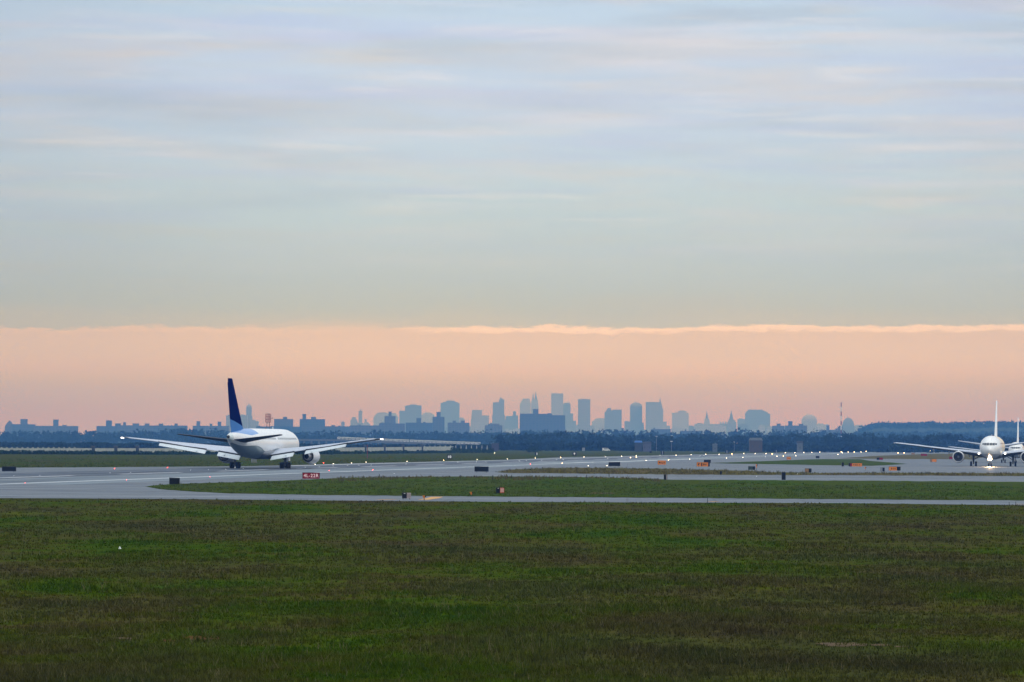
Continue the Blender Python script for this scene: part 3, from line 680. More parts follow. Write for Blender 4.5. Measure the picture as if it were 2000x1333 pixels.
# white box trailer on the far field
p = G(1446.5, 880.4); o = thing('box_trailer', 'white box trailer parked on the far field with dark marks', 'trailer', p); s_ = p.y/F
w = 12.3*s_; zt = P(1446, 872.7, p.y).z
m = MB(); m.box(-w, w, 0, 2.4, .9*zt/2.8, zt); m.build('body', M['white'], o)
m = MB(); m.box(-w*.7, -w*.55, -.06, -.003, zt*.62, zt*.8); m.box(-w*.5, -w*.42, -.06, -.003, zt*.6, zt*.7); m.box(-w*.3, -w*.1, -.06, -.003, zt*.66, zt*.82); m.box(0, w*.08, -.06, -.003, zt*.6, zt*.75); m.build('marking', M['darkgrey'], o)
for k_ in (-.75, -.6, .6, .75):
    m = MB(); m.tube((w*k_, .15, .45), (w*k_, .5, .45), .45, n=12); m.build('wheel', M['tyre'], o)

# parked vehicles / bits near the trees
def van(label, px_, yb, L, col, cat='van'):
    p = G(px_, yb); o = thing('parked_van', label, cat, p, 0, 'vehicles far beyond the runway'); m = MB(); pr = [(-L/2, .45), (L/2, .45), (L/2, 1.15), (L/2-.9, 1.3), (L/2-1.5, 2.15), (-L/2, 2.2)]
    m.loft([[(q[0], -.95, q[1]) for q in pr], [(q[0], .95, q[1]) for q in pr]]); m.build('body', col, o)
    m = MB(); m.box(-L*.3, L*.18, -.99, -.953, 1.35, 1.9); m.build('window', M['darkgrey'], o)
    for k_ in (-.32, .32):
        m = MB(); m.tube((L*k_, -.98, .38), (L*k_, -.75, .38), .38, n=12); m.build('wheel', M['tyre'], o)
van('white van parked beyond the runway right of the sign marked 9', 1184, 882, 5, M['white'])
van('red and white van near the end of the train', 972, 879.5, 6, plain('red_white_van', (.45, .14, .15), .5))
van('white van beyond the runway below the trees at far right', 1682, 880.5, 5, M['white'])
van('second white van at far right left of the jet wing', 1700, 880.5, 6, M['white'])
van('pale van at the foot of the trees near the middle', 1002, 879.5, 6, palew)

# ------------------------------------------------------------------ signs
def sign(label, x0, x1, y0, y1, panels, yg=None, name='airfield_sign', cat='sign', legs=True, rz=0, group='airfield signs', depth=.22, text=None, tmat=None, glyph=None, tsize=.62, toff=0, tw=.88):
    """panels: list of (fraction0, fraction1, material)"""
    yg = y1+1.0 if yg is None else yg; cx = (x0+x1)/2; p = G(cx, yg); D = p.y
    X = lambda q: P(q, yg, D).x-p.x; zt = P(cx, y0, D).z; zb = max(P(cx, y1, D).z, .04)
    o = thing(name, label, cat, p, rz, group); w0, w1 = X(x0), X(x1); W = w1-w0
    for (a, c, mt_) in panels:
        m = MB(); m.box(w0+W*a, w0+W*c-.002, 0, depth, zb, zt); bo = m.build('panel', mt_, o)
    m = MB(); m.box(w0-.03, w1+.03, -.015, depth+.03, zt+.002, zt+.04); m.box(w0-.03, w0-.003, -.015, depth+.03, zb, zt); m.box(w1+.003, w1+.03, -.015, depth+.03, zb, zt); m.build('frame', M['darkgrey'], o)
    if legs:
        for k_ in ((.15, .85) if W > .6 else (.5,)):
            m = MB(); m.box(w0+W*k_-.04, w0+W*k_+.04, depth*.3, depth*.7, -.02, zb-.001); m.build('leg', M['darkgrey'], o)
    if text:
        cu = bpy.data.curves.new('lettering', 'FONT'); cu.body = text; cu.align_x = 'CENTER'; cu.align_y = 'CENTER'; cu.size = (zt-zb)*tsize*1.38; cu.extrude = .01; cu.offset = toff; cu.space_character = 1.12
        cu.materials.append(tmat or M['letters']); t0 = bpy.data.objects.new('tmp', cu); C.objects.link(t0); bpy.context.view_layer.update()
        me_ = bpy.data.meshes.new_from_object(t0.evaluated_get(bpy.context.evaluated_depsgraph_get())); bpy.data.objects.remove(t0)
        t = bpy.data.objects.new('lettering', me_); me_.name = 'lettering'; C.objects.link(t); t.parent = o
        t.rotation_euler = (R(90), 0, 0); t.location = ((w0+w1)/2, -.016, (zt+zb)/2)
        bpy.context.view_layer.update(); wd = t.dimensions.x
        if wd > 0: t.scale = (min(W*tw/wd, 1.25), 1, 1)
    if glyph:
        m = MB(); hz = zt-zb
        for (a, c, u, v) in glyph: m.box(w0+W*a, w0+W*c, -.02, -.003, zb+hz*u, zb+hz*v)
        m.build('lettering', M['black'], o)
    return o
BK = M['black']; OR = M['orangelit']
sign('black rectangular sign back at the left edge of the photo', 4, 31, 912, 920.8, [(0, 1, BK)], 922)
sign('small black square sign at the tip of the grass island', 331, 350.3, 934.3, 946, [(0, 1, BK)], 947.5)
sign('black wide sign standing on pavement left of the second island', 927, 954, 912, 921.5, [(0, 1, BK)], 923.5)
sign('black wide sign on the edge between runway and dry grass', 1189, 1211, 903.2, 910.8, [(0, 1, BK)], 912.3)
sign('red mandatory sign reading 4L-22R on the island edge', 591, 624, 924, 935.3, [(0, 1, M['red'])], 936.5, text='4L-22R', tsize=.60)
sign('black distance sign with white number 10 beyond the runway', 873, 882.2, 888.8, 897, [(0, 1, BK)], 898.5, text='10', tmat=M['digit'], tsize=.62, tw=.66, toff=.02)
sign('black distance sign with white number 9 beyond the runway', 1118.3, 1125.6, 883.6, 890.3, [(0, 1, BK)], 891.3, text='9', tmat=M['digit'], tsize=.62, tw=.4, toff=.02)
for lb, x0, x1, y0, y1 in (('dark twin posted distance marker beyond the runway right of the number 9 sign', 1290.8, 1297, 882, 888), ('dark twin posted marker below the pale pair of panels', 1416.8, 1422.8, 880.2, 885.6), ('dark round marker between the far runway lights at right', 1513.6, 1518.6, 879.5, 885)):
    sign(lb, x0, x1, y0, y1, [(0, .34, BK), (.66, 1, BK), (.345, .655, M['midgrey'])], y1+.8)
sign('pale pair of panels on the field left of the white trailer', 1416.3, 1423, 872.6, 878.4, [(0, .38, M['white']), (.62, 1, M['white'])], 881.8, name='field_marker')
sign('pale grey square panel on the field right of the number 9 sign', 1137, 1142.3, 874.8, 881, [(0, 1, M['midgrey'])], 883, name='field_marker')
sign('tiny dark marker left of the number 9 sign', 1045, 1049.5, 884.5, 889, [(0, .6, BK), (.6, 1, M['white'])], 890)
sign('small dark marker leaning above the far runway lights', 1268.5, 1272.8, 881.8, 885, [(0, 1, BK)], 886.2)
gl = [(.12, .3, .35, .65), (.36, .42, .25, .75), (.5, .68, .25, .4), (.5, .56, .25, .75), (.75, .85, .3, .72)]
sign('orange guidance sign standing alone left of the paired orange signs', 1284.8, 1300.3, 900, 907.8, [(0, 1, OR)], 909.3, glyph=gl)
sign('long orange sign with dark divider and dark end box', 1361, 1386, 903.6, 911.5, [(0, .88, OR), (.88, 1, BK)], 912.8, glyph=[(.08, .16, .25, .75), (.16, .26, .6, .75), (.34, .43, .1, .9), (.5, .56, .25, .75), (.6, .68, .3, .7), (.73, .76, .25, .75)])
sign('black sign just behind the long orange sign', 1375, 1388, 898.7, 904.6, [(0, 1, BK)], 905.6)
sign('dark green sign on the edge of the dry grass', 1461.7, 1474.6, 911.6, 918, [(0, .65, M['darkgreen']), (.65, 1, BK)], 919.2)
sign('small orange sign at the top of the third island', 1536.6, 1544.6, 893, 898, [(0, 1, OR)], 900.5, glyph=[(.2, .4, .4, .6), (.5, .8, .3, .45)])
sign('half tan half black sign at the end of the dry grass', 1572.4, 1584.6, 915.8, 923.2, [(0, .58, M['tan']), (.58, 1, BK)], 924.3)
sign('small black sign on pavement above the third island', 1593.4, 1600.2, 891.3, 895.2, [(0, 1, BK)], 896.4)
sign('tall narrow black panel on the edge of the nearest island', 1527.3, 1534, 923.2, 937.8, [(0, 1, BK)], 939, depth=.5, legs=False)
sign('dark leaning panel with pinkish side on the middle taxiway edge', 1297, 1303.2, 927.8, 937.3, [(0, .66, BK), (.66, 1, M['lilac'])], 938.5, depth=.4)
sign('small dark stub post in the dry grass strip', 1406.3, 1409.6, 921, 927, [(0, 1, BK)], 928, depth=.3)
sign('narrow black panel left of the orange sign with dark red end', 1644.3, 1648, 904, 911.2, [(0, 1, BK)], 912.2, depth=.4)
sign('orange sign with dark red left end on the third island', 1657.7, 1683.6, 905.3, 911.4, [(0, .12, BK), (.12, .25, M['red']), (.25, 1, OR)], 912.4, glyph=[(.34, .40, .35, .65), (.46, .5, .25, .75), (.53, .6, .25, .42), (.53, .6, .58, .75), (.66, .7, .25, .75), (.8, .86, .35, .65)])
sign('dark and red sign at the left end of the fourth island', 1712.4, 1724.3, 894.4, 898.5, [(0, .45, BK), (.45, 1, M['red'])], 899.7)
sign('white and black half panel beside the right orange sign', 1720.3, 1727.6, 914, 921.2, [(0, .45, M['midgrey']), (.45, 1, BK)], 922.4)
sign('orange sign with black right end nearest the oncoming jet', 1736.3, 1758.6, 912.2, 919.3, [(0, .68, OR), (.68, 1, BK)], 920.6, glyph=[(.2, .26, .25, .75), (.33, .42, .3, .45), (.33, .42, .6, .72), (.5, .56, .25, .75)])
sign('orange sign close left of the oncoming jet engine', 1817, 1829, 897.2, 902.5, [(0, .3, M['tan']), (.3, 1, OR)], 904)
sign('dull red sign above the fourth island near the jet wing', 1798.5, 1810.6, 886.8, 890.8, [(0, 1, M['red'])], 892)
sign('small dull red sign touching the jet engine at left', 1854, 1860.6, 892.4, 897, [(0, 1, M['red'])], 898.3)
sign('small greenish brown sign under the jet wing', 1780, 1786.5, 884.8, 888, [(0, 1, M['tan'])], 889.2)
sign('grey three barred marker standing in grass under the jet belly', 491, 501, 896.5, 904, [(0, .22, M['midgrey']), (.39, .61, M['midgrey']), (.78, 1, M['midgrey'])], 906)
def boxsign(label, x0, xm, x1, y0, y1, sidem, yg):
    p = G(xm, yg); D = p.y; s_ = F/D; zt = P(xm, y0, D).z; zb = .1
    o = thing('sign_box', label, 'sign', p, 0, 'two sided sign boxes beside the nearest taxiway'); a = (xm-x0)/s_; c = (x1-xm)/s_
    m = MB(); m.loft([[(-a, 0, zb), (0, -.12, zb), (0, .35, zb), (-a, .5, zb)], [(-a, 0, zt), (0, -.12, zt), (0, .35, zt), (-a, .5, zt)]]); m.build('panel', BK, o)
    m = MB(); m.loft([[(.003, -.12, zb), (c, .28, zb), (c, .5, zb), (.003, .35, zb)], [(.003, -.12, zt*.96), (c, .28, zt*.96), (c, .5, zt*.96), (.003, .35, zt*.96)]]); m.build('panel', sidem, o)
    m = MB()
    for k_ in (.22, .5, .78):
        t = k_; q0 = Vector((.003+(c-.003)*t, -.12+.4*t-.01, 0)); m.add([(q0.x-.02, q0.y-.008, zb+.08), (q0.x+.02, q0.y+.012, zb+.08), (q0.x+.02, q0.y+.012, zt*.86), (q0.x-.02, q0.y-.008, zt*.86)], [(0, 1, 2, 3)])
    m.build('lettering', M['white'] if sidem is not M['lilac'] else M['darkgrey'], o)
    m = MB(); m.box(-a*.62, -a*.3, -.11, -.095+.0, zt*.83, zt*.9); m.build('label_plate', M['white'], o)
    for k_ in (-a*.8, c*.7): m = MB(); m.tube((k_, .2, -.02), (k_, .2, zb+.02), .03, n=6); m.build('leg', M['darkgrey'], o)
boxsign('black sign box with weathered pale side beside orange taxiway stripes', 785.3, 794.6, 802.3, 962.5, 975, M['lilac'], 976.2)
boxsign('black sign box with red striped side on the grass island', 969, 976.6, 984.6, 952.6, 963.5, plain('red_orange_panel', (.42, .07, .03), .5), 965.3)
def cone(label, px_, y0, yg):
    p = G(px_, yg); zt = P(px_, y0, p.y).z; o = thing('guard_light', label, 'light', p, 0, 'orange guard lights by the taxiways')
    m = MB(); m.tube((0, 0, 0), (0, 0, zt*.45), .03, n=8); m.build('post', M['darkgrey'], o)
    m = MB(); m.frustum(-.05, .05, -.05, .05, zt*.4, zt*.46, 1); m.loft([[(-.05, -.05, zt*.46), (.05, -.05, zt*.46), (.05, .1, zt*.46), (-.05, .1, zt*.46)], [(-.16, -.1, zt), (.1, -.1, zt), (.1, .15, zt), (-.16, .15, zt)]]); m.build('housing', M['orange'], o)
    m = MB(); m.loft([[(.06, -.1, zt*.62), (.18, -.1, zt*.85), (.18, .15, zt*.85), (.06, .15, zt*.62)], [(.06, -.1, zt), (.24, -.1, zt), (.24, .15, zt), (.06, .15, zt)]]); m.build('visor', BK, o)
cone('orange guard light on the near grass beside orange stripes', 828.5, 968.5, 977.8); cone('orange guard light at the island edge left of the red striped box', 920.5, 961.3, 970.3)
cone('tiny orange guard light right of the dark green sign', 1477.5, 907.5, 919.5); cone('pale orange guard light below the sign with dark red end', 1690, 912.5, 919.5)
stk = 'thin dark stakes in the dry verge'
for px_, y0, y1, lb in ((741, 926.5, 932.2, 'short dark stake in the dry verge right of the red sign'), (899, 928.3, 935, 'dark stake in the dry verge left of the wide black sign'), (931, 929, 934, 'thin low stake below the wide black sign'), (962, 928.5, 938, 'bushy dark stake below the wide black sign right side'), (999, 928.8, 935, 'dark stake at the middle taxiway near the second island tip'), (1189.5, 924.5, 935, 'tall dark stake below the black sign of the dry grass'), (1146, 928, 936, 'hair thin stake on the middle taxiway edge'), (1382, 973, 983, 'thin stake beside the near taxiway right of centre'), (1971, 981, 988, 'left of two dark reeds at the right end of near taxiway'), (1984, 980, 988, 'right of two dark reeds at the right end of near taxiway'), (1078, 980, 990, 'faint thin stake by the near taxiway at centre')):
    pole(lb, px_, y0, y1, .05 if y1 < 950 else .022, BK, 'marker_stake', 'stake', None, stk)
for px_, y0, y1, lb in ((103.5, 919, 0, ''),): pass
lit = G(234, 1077); m = MB(); m.loft([[(-.06, 0, 0), (.02, -.03, 0), (.06, .05, 0)], [(-.03, .01, .09), (0, 0, .11), (.01, .02, .1)]]); o = m.build('litter', M['white'], loc=lit+Vector((0, 0, .1))); tag(o, 'small white scrap of litter lying in the foreground grass', 'litter')

# ------------------------------------------------------------------ lights on the airfield
proto = {}
def lamp(kind, px_, py_, size=1.0):
    lab = {'w': ('white runway edge light on short stub', 'white lights along the runway edges', M['lampw']),
           'y': ('brighter warm yellow runway edge light', 'warm lights along the runway edges', M['lampy']),
           'r': ('small red light on the runway at left', 'red lights on the runway', M['lampr']),
           'd': ('faint inset white light in the runway surface', 'faint white lights inset in the pavement', M['lampdim'])}[kind]
    p = G(px_, py_+(1.4 if kind != 'd' else .8)); hgt = P(px_, py_, p.y).z; D = p.y
    if kind not in proto:
        o = thing('runway_light', lab[0], 'runway light', (0, 0, 0), 0, lab[1])
        m = MB(); m.tube((0, 0, 0), (0, 0, .75), .12, .09, 8); m.tube((0, 0, 0), (0, 0, .06), .3, .3, 10); m.build('base', M['darkgrey'], o)
        m = MB(); rr = []
        for k_ in range(7):
            a = -math.pi/2+math.pi*k_/6; rr.append([(.26*max(math.cos(a), .02)*math.cos(t), .26*max(math.cos(a), .02)*math.sin(t), 1+.26*math.sin(a)) for t in [2*math.pi*i/10 for i in range(10)]])
        m.loft(rr); m.build('lamp', lab[2], o, True); proto[kind] = o
    else: o = copy_tree(proto[kind])
    k_ = max(hgt, .12); q = size*D/1000*.46; o.location = p; o.scale = (.62*q, .62*q, k_)
    o.scale = (.62*q, .62*q, .62*q*1.0); o.location = (p.x, p.y, max(hgt-.62*q, -.35*q))
    return o
W_ = [(615.5, 907.3), (651, 906), (686.5, 904.7), (714.8, 903), (795, 901.3), (932, 898), (991, 896.8), (1045.5, 895), (1140.5, 893), (1182.5, 892), (1214, 891.5), (1242.5, 890.4), (1320.5, 889.4), (1350, 888.5), (1378.5, 888), (1404.5, 887.5), (1452.5, 886.3), (1475, 886.3), (1496, 886.3), (1517.5, 891.5), (1552.5, 884.7), (1554.5, 890.7), (1569.5, 884.5), (1585.5, 884), (1601, 883.5), (1636.5, 888), (1656.5, 883.2), (1681.5, 883), (1733.5, 881.5), (1776, 881.6), (1786, 881), (1802, 881), (1808.5, 881), (966, 885), (1149, 910), (1185.5, 910), (1262, 900), (1347, 897.3), (1419, 895), (1450.5, 894), (1817, 881), (1829, 880.6)]
Y_ = [(866.5, 899.4), (1095, 893.8), (1231.5, 894), (1242.6, 893.2), (1098, 905), (1306, 898.5), (1429.5, 887), (1534, 884.5), (1530, 891.5), (1643, 883), (1645, 884.5), (1668.5, 883), (1692, 882), (1724.5, 882), (1752.5, 881.7), (1755.5, 882.5), (1754, 885), (1766, 885), (1794, 880.8), (1508, 887)]
R_ = [(223.7, 915.5), (327, 913.5), (632, 904.8), (49, 943.5), (247, 937.5), (410, 932), (1036, 907), (643, 919.5), (728, 918)]
D_ = [(27, 930), (78, 929), (215, 924), (255, 923), (372, 918.5), (407, 918), (441, 917), (458.5, 914.4), (475, 916), (596, 912.7), (623.5, 911.5), (650.5, 910.5), (679, 909.8), (701, 909), (725, 908.5), (793, 906.5), (894, 903), (931, 902.5), (949, 902), (1014, 900.5), (1028, 900), (1058, 899.5), (1087, 898.5), (1100, 898), (1158, 903.2), (1187, 895.5), (1289, 889.9), (1367, 890.5), (1375, 890.5), (1495, 892.5), (1404.5, 889.9), (1429.5, 889.2), (770, 925), (1478, 930.5), (1557, 926)]
for q in W_: lamp('w', *q)
for q in Y_: lamp('y', *q, 1.15)
for q in R_: lamp('r', *q, .8 if q[1] > 918 else 1.25)
for q in D_: lamp('d', *q, .62)

# ------------------------------------------------------------------ airliners
FS = [(27.0, 3.85, .05, .05), (26.85, 3.87, .36, .36), (26.5, 3.92, .66, .66), (25.8, 4.03, 1.08, 1.08), (24.6, 4.2, 1.58, 1.62), (23, 4.35, 2.02, 2.12), (21, 4.45, 2.32, 2.45), (18.5, 4.5, 2.48, 2.65), (16, 4.5, 2.515, 2.7),
      (8, 4.5, 2.515, 2.7), (0, 4.5, 2.515, 2.7), (-6, 4.5, 2.515, 2.7), (-9, 4.55, 2.48, 2.63), (-12, 4.72, 2.3, 2.42), (-15, 4.97, 1.98, 2.08), (-18, 5.2, 1.55, 1.62), (-21, 5.45, .98, 1.08), (-23.2, 5.6, .5, .6), (-24, 5.65, .28, .34)]
def fs(y):
    ys = [-f[0] for f in FS]; return [float(np.interp(-y, ys, [f[i] for f in FS])) for i in (1, 2, 3)]
def foil(x, yLE, ch, z, th, drop, n=9):
    up = []; lo = []
    for i in range(n+1):
        t = (1-math.cos(math.pi*i/n))/2; h_ = th*ch*(2.97*math.sqrt(t)-1.26*t-3.516*t*t+2.843*t**3-1.015*t**4)*.5/.5
        y = yLE-ch*t; zz = z-drop*t; up.append((x, y, zz+h_*.55)); lo.append((x, y, zz-h_*.45))
    return up+lo[::-1][:-1] if False else up[::-1]+lo[1:-1]
def paint_white(name, body='plain'):
    m, nt, b = newmat(name); n = N(nt); tc = n('ShaderNodeTexCoord'); sp = n('ShaderNodeSeparateXYZ'); n.l(tc.outputs['Object'], sp.inputs[0])
    no = n('ShaderNodeTexNoise'); no.inputs['Scale'].default_value = .8; no.inputs['Detail'].default_value = 6
    mp = n('ShaderNodeMapping'); mp.inputs['Scale'].default_value = (1, .15, 1); n.l(tc.outputs['Object'], mp.inputs['Vector']); n.l(mp.outputs[0], no.inputs['Vector'])
    w = ramp(n, [(.3, (.74, .77, .80)), (.7, (.84, .86, .88))]); n.l(no.outputs['Fac'], w.inputs[0]); col = w.outputs[0]
    below = lambda z, s=.02: math_(n, 'LESS_THAN', sp.outputs[2], z)
    if body == 'blue':
        # grey belly, underside shade and grime put into its darker colour
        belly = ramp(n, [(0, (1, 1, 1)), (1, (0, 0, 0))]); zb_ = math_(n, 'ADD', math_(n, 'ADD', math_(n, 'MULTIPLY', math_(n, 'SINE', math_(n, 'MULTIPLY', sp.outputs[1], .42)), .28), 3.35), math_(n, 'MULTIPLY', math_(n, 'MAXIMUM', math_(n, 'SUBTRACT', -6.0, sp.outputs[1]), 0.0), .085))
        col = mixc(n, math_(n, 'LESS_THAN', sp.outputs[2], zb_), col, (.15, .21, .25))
        # light blue swoosh on top of the rear fuselage, bounded by a wavy line
        wv = math_(n, 'SINE', math_(n, 'MULTIPLY', sp.outputs[2], 1.1))
        edge = math_(n, 'ADD', sp.outputs[1], math_(n, 'MULTIPLY', wv, 1.6))
        inb = math_(n, 'MULTIPLY', math_(n, 'LESS_THAN', edge, -8.0), math_(n, 'GREATER_THAN', sp.outputs[2], math_(n, 'ADD', math_(n, 'MULTIPLY', math_(n, 'ABSOLUTE', math_(n, 'ADD', sp.outputs[1], 14.0)), .07), 5.95)))
        col = mixc(n, inb, col, (.14, .31, .66))
        col = mixc(n, math_(n, 'LESS_THAN', sp.outputs[1], -22.6), col, (.6, .68, .7))
    elif body == 'cream':
        col = mixc(n, math_(n, 'LESS_THAN', sp.outputs[1], 15), col, (.78, .66, .44))
        col = mixc(n, below(3.0), col, (.42, .44, .47))
    elif body == 'redline':
        col = mixc(n, below(3.9), col, (.45, .47, .5))
        rb = math_(n, 'MULTIPLY', math_(n, 'LESS_THAN', sp.outputs[2], 4.2), math_(n, 'GREATER_THAN', sp.outputs[2], 3.75)); col = mixc(n, rb, col, (.5, .02, .04))
        col = mixc(n, math_(n, 'LESS_THAN', sp.outputs[1], 15), col, (.78, .68, .5))
    elif body == 'fin':
        b.inputs['Specular IOR Level'].default_value = 0
        sl = math_(n, 'ADD', sp.outputs[2], math_(n, 'MULTIPLY', sp.outputs[1], .157))
        d = math_(n, 'LESS_THAN', sl, 5.2)     # boundary rises towards the rear
        col = mixc(n, d, (.001, .002, .060), (.07, .19, .46))
    n.l(col, b.inputs['Base Color']); b.inputs['Roughness'].default_value = .28 if body != 'fin' else .55
    if body != 'fin': b.inputs['Coat Weight'].default_value = .2; b.inputs['Coat Roughness'].default_value = .1
    return m
WP = paint_white('aircraft_white'); WG = plain('wing_grey', (.40, .46, .57), .35, var=.06); FG = plain('flap_pale', (.54, .62, .68), .4, var=.05); WU = plain('wing_underside_shade', (.10, .11, .13), .6, spec=.1); UG = plain('wing_under', (.16, .18, .21), .5)
NB = plain('nacelle_paint', (.62, .66, .72), .3, var=.05); DK = plain('stab_dark', (.03, .035, .045), .6, spec=.1)
def airliner(label, bodym, finm, loc, rz, scale=1, flaps=True, lightson=False, nacelle=NB, rollx=0, navlight=True, tailm=None):
    tailm = tailm or DK
    o = thing('airliner', label, 'airliner', loc, rz, None); o.scale = (scale,)*3; o.rotation_euler = (0, rollx, rz)
    m = MB(); rings = []; n = 40; ys = sorted(set([f[0] for f in FS]+list(np.arange(-22, 26, 1.0))), reverse=True)
    for y in ys:
        zc, hw, hh = fs(y); rings.append([(hw*math.sin(t), y, zc+hh*math.cos(t)) for t in [2*math.pi*i/n for i in range(n)]])
    m.loft(rings); sharp(m.build('fuselage', bodym, o, True), 60)
    # wing to body fairing
    m = MB(); rings = []
    for y, k_ in ((11, .2), (9.5, .75), (7, 1), (-2, 1), (-4.5, .8), (-6.5, .2)):
        rings.append([(2.62*(.55+.45*k_)*math.sin(t), y, 2.75+(1.0*k_+.1)*math.cos(t)) for t in [2*math.pi*i/24 for i in range(24)]])
    m.loft(rings); sharp(m.build('belly_fairing', UG if bodym is not WP else WG, o, True), 60)
    # cabin windows, doors
    m = MB(); 
    for sx in (-1, 1):
        for i in range(66):
            y = 19.2-i*.52
            if y < -13 or abs(y-3) < .7: continue
            zc, hw, hh = fs(y); z = 5.25
            x = hw*math.sqrt(max(0, 1-((z-zc)/hh)**2)); x2 = hw*math.sqrt(max(0, 1-((z+.34-zc)/hh)**2))
            m.add([(sx*(x+.012), y-.12, z), (sx*(x+.012), y+.12, z), (sx*(x2+.012), y+.12, z+.34), (sx*(x2+.012), y-.12, z+.34)], [(0, 1, 2, 3)])
    m.build('cabin_window', plain('cabin_glass', (.12, .14, .17), .2), o)
    for sx in (-1, 1):
        for yd in (18.8+2, -12.2):
            m = MB(); zc, hw, hh = fs(yd); pts = []
            for zz in (4.0, 4.6, 5.2, 5.8): xx = hw*math.sqrt(max(0, 1-((zz-zc)/hh)**2)); pts.append([(sx*(xx+.02), yd-.48, zz), (sx*(xx+.02), yd-.44, zz)])
            m.loft(pts, cap=False, closed=False); pts = [[(a[0][0], a[0][1]+.92, a[0][2]), (a[1][0], a[1][1]+.92, a[1][2])] for a in pts]; m.loft(pts, cap=False, closed=False)
            m.build('door', M['midgrey'], o)
    # windscreen panes
    def ysurf(x, z):
        a, c = 20.0, 26.99
        for _ in range(30):
            mid_ = (a+c)/2; zc, hw, hh = fs(mid_)
            if (x/hw)**2+((z-zc)/hh)**2 < 1: a = mid_
            else: c = mid_
        return a
    for (x0, x1, dz) in ((.05, .62, 0), (.68, 1.22, .0), (1.27, 1.68, .03)):
        for sx in (-1, 1):
            m = MB(); q = []
            for i in range(5):
                x = x0+(x1-x0)*i/4; zl = 4.95+dz+(.05 if x > 1.2 else 0); zh = 5.5-(.10*max(0, x-1.0))
                q.append([(sx*x, ysurf(x, z_)+.03, z_+.02) for z_ in (zl, (zl+zh)/2, zh)])
            m.loft(q, cap=False, closed=False); m.build('windscreen', M['glass'], o)
    # wings
    st = [(0, 10.4, 13.2, 2.65, .12, .55), (2.4, 8.9, 11.7, 2.95, .12, .50), (8.0, 5.15, 7.9, 3.65, .105, .28), (16, -.2, 5.05, 4.55, .10, .12), (17.6, -1.3, 4.6, 4.74, .10, -.10), (23.3, -5.1, 2.4, 5.36, .10, -.16), (23.8, -5.9, 1.5, 5.42, .06, -.10)]
    def te(x): 
        yl = np.interp(x, [s[0] for s in st], [s[1] for s in st]); ch = np.interp(x, [s[0] for s in st], [s[2] for s in st]); z = np.interp(x, [s[0] for s in st], [s[3] for s in st]); d = np.interp(x, [s[0] for s in st], [s[5] for s in st]); return yl-ch, z-d, yl, z
    for sx in (-1, 1):
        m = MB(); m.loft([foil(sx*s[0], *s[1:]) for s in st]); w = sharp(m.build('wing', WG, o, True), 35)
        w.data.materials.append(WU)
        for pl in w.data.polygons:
            if pl.normal.z < -.2: pl.material_index = 1  # downward faces take a darker colour that holds the underside shade
        if flaps:
            for x0, x1 in ((2.9, 7.0), (9.2, 17.2)):
                m = MB(); rr = []
                for x in (x0, (x0+x1)/2, x1): y, z, _, _ = te(x); rr.append([(sx*x, y+.3, z+.02), (sx*x, y-.03, z-.01), (sx*x, y-.03, z-.3), (sx*x, y+.3, z-.3)])
                m.loft(rr); m.build('flap_gap_shade', M['inner'], w)  # dark slab painted in as the shade of the wing-to-flap gap
        def slab(x0, x1, ch0, ch1, ang, nm, mat, gap=.30):
            m = MB(); rr = []
            for x, ch in ((x0, ch0), (x1, ch1)):
                y, z, _, _ = te(x); y += (-.05 if gap > .1 else .12); z -= gap; ca, sa = math.cos(ang), math.sin(ang)
                pr = [(0, .05), (-.15*ch, .13), (-ch, .0), (-ch, -.03), (-.15*ch, -.14), (0, -.08)]
                rr.append([(sx*x, y+p[0]*ca-p[1]*0, z+p[1]+p[0]*sa) for p in pr])
            m.loft(rr); return m.build(nm, mat, w)
        if flaps:
            slab(2.9, 7.0, 1.75, 1.6, R(24), 'flap', FG); slab(9.2, 17.2, 1.5, .95, R(24), 'flap', FG)
            slab(7.1, 9.1, .75, .7, R(6), 'aileron', WG, .03)
        slab(17.5, 22.6, .5, .35, R(3), 'aileron', WG, .02)
        for xf in (5.7, 10.6, 14.4):
            y, z, _, _ = te(xf); m = MB(); rr = []
            for yy, r_ in ((2.6, .03), (1.8, .17), (.4, .24), (-.8, .2), (-1.6, .03)): rr.append([(sx*xf+r_*.6*math.cos(t), y+yy, z-.42+r_*1.2*math.sin(t)-(.22 if yy < 0 else 0)) for t in [2*math.pi*i/10 for i in range(10)]])
            m.loft(rr); m.build('flap_fairing', FG, w, True)
        y, z, yl, zl = te(23.7); m = MB(); m.box(sx*23.85-.12, sx*23.85+.12, yl-.9, yl-.55, zl-.08, zl+.1); m.box(sx*23.85-.1, sx*23.85+.1, y-.25, y-.0, zl-.08, zl+.1); m.build('wingtip_light', emis('tip_lamp', (1, .95, .85), 5) if navlight else M['white'], w)
        if lightson:
            m = MB(); xx = 3.05; _, _, yl, zl = te(xx); m.tube((sx*xx, yl-.15, zl+.02), (sx*xx, yl+.1, zl+.02), .17, n=14); m.build('landing_light', emis('landing_lamp', (1, .9, .75), 14), w)
        # engine
        ex, ez, ef, el = sx*7.9, 2.2, 8.9, 4.6
        m = MB(); rr = []
        for (yy, r_) in ((-3.9+ef, 1.0), (-4.6+ef, 1.02), (-4.6+ef, 1.09), (-3.6+ef, 1.24), (-2.2+ef, 1.36), (-.9+ef, 1.37), (-.2+ef, 1.29), (ef, 1.2), (-.12+ef, 1.12), (-.7+ef, 1.08), (-1.1+ef, 1.1)):
            rr.append([(ex+r_*math.cos(t), yy, ez+r_*math.sin(t)) for t in [2*math.pi*i/32 for i in range(32)]])
        m.loft(rr, cap=False); e = sharp(m.build('engine', nacelle, o, True), 50)
        m = MB(); m.tube((ex, ef-.75, ez), (ex, ef-.8, ez), 1.1, n=32); m.build('fan', M['inner'], e)
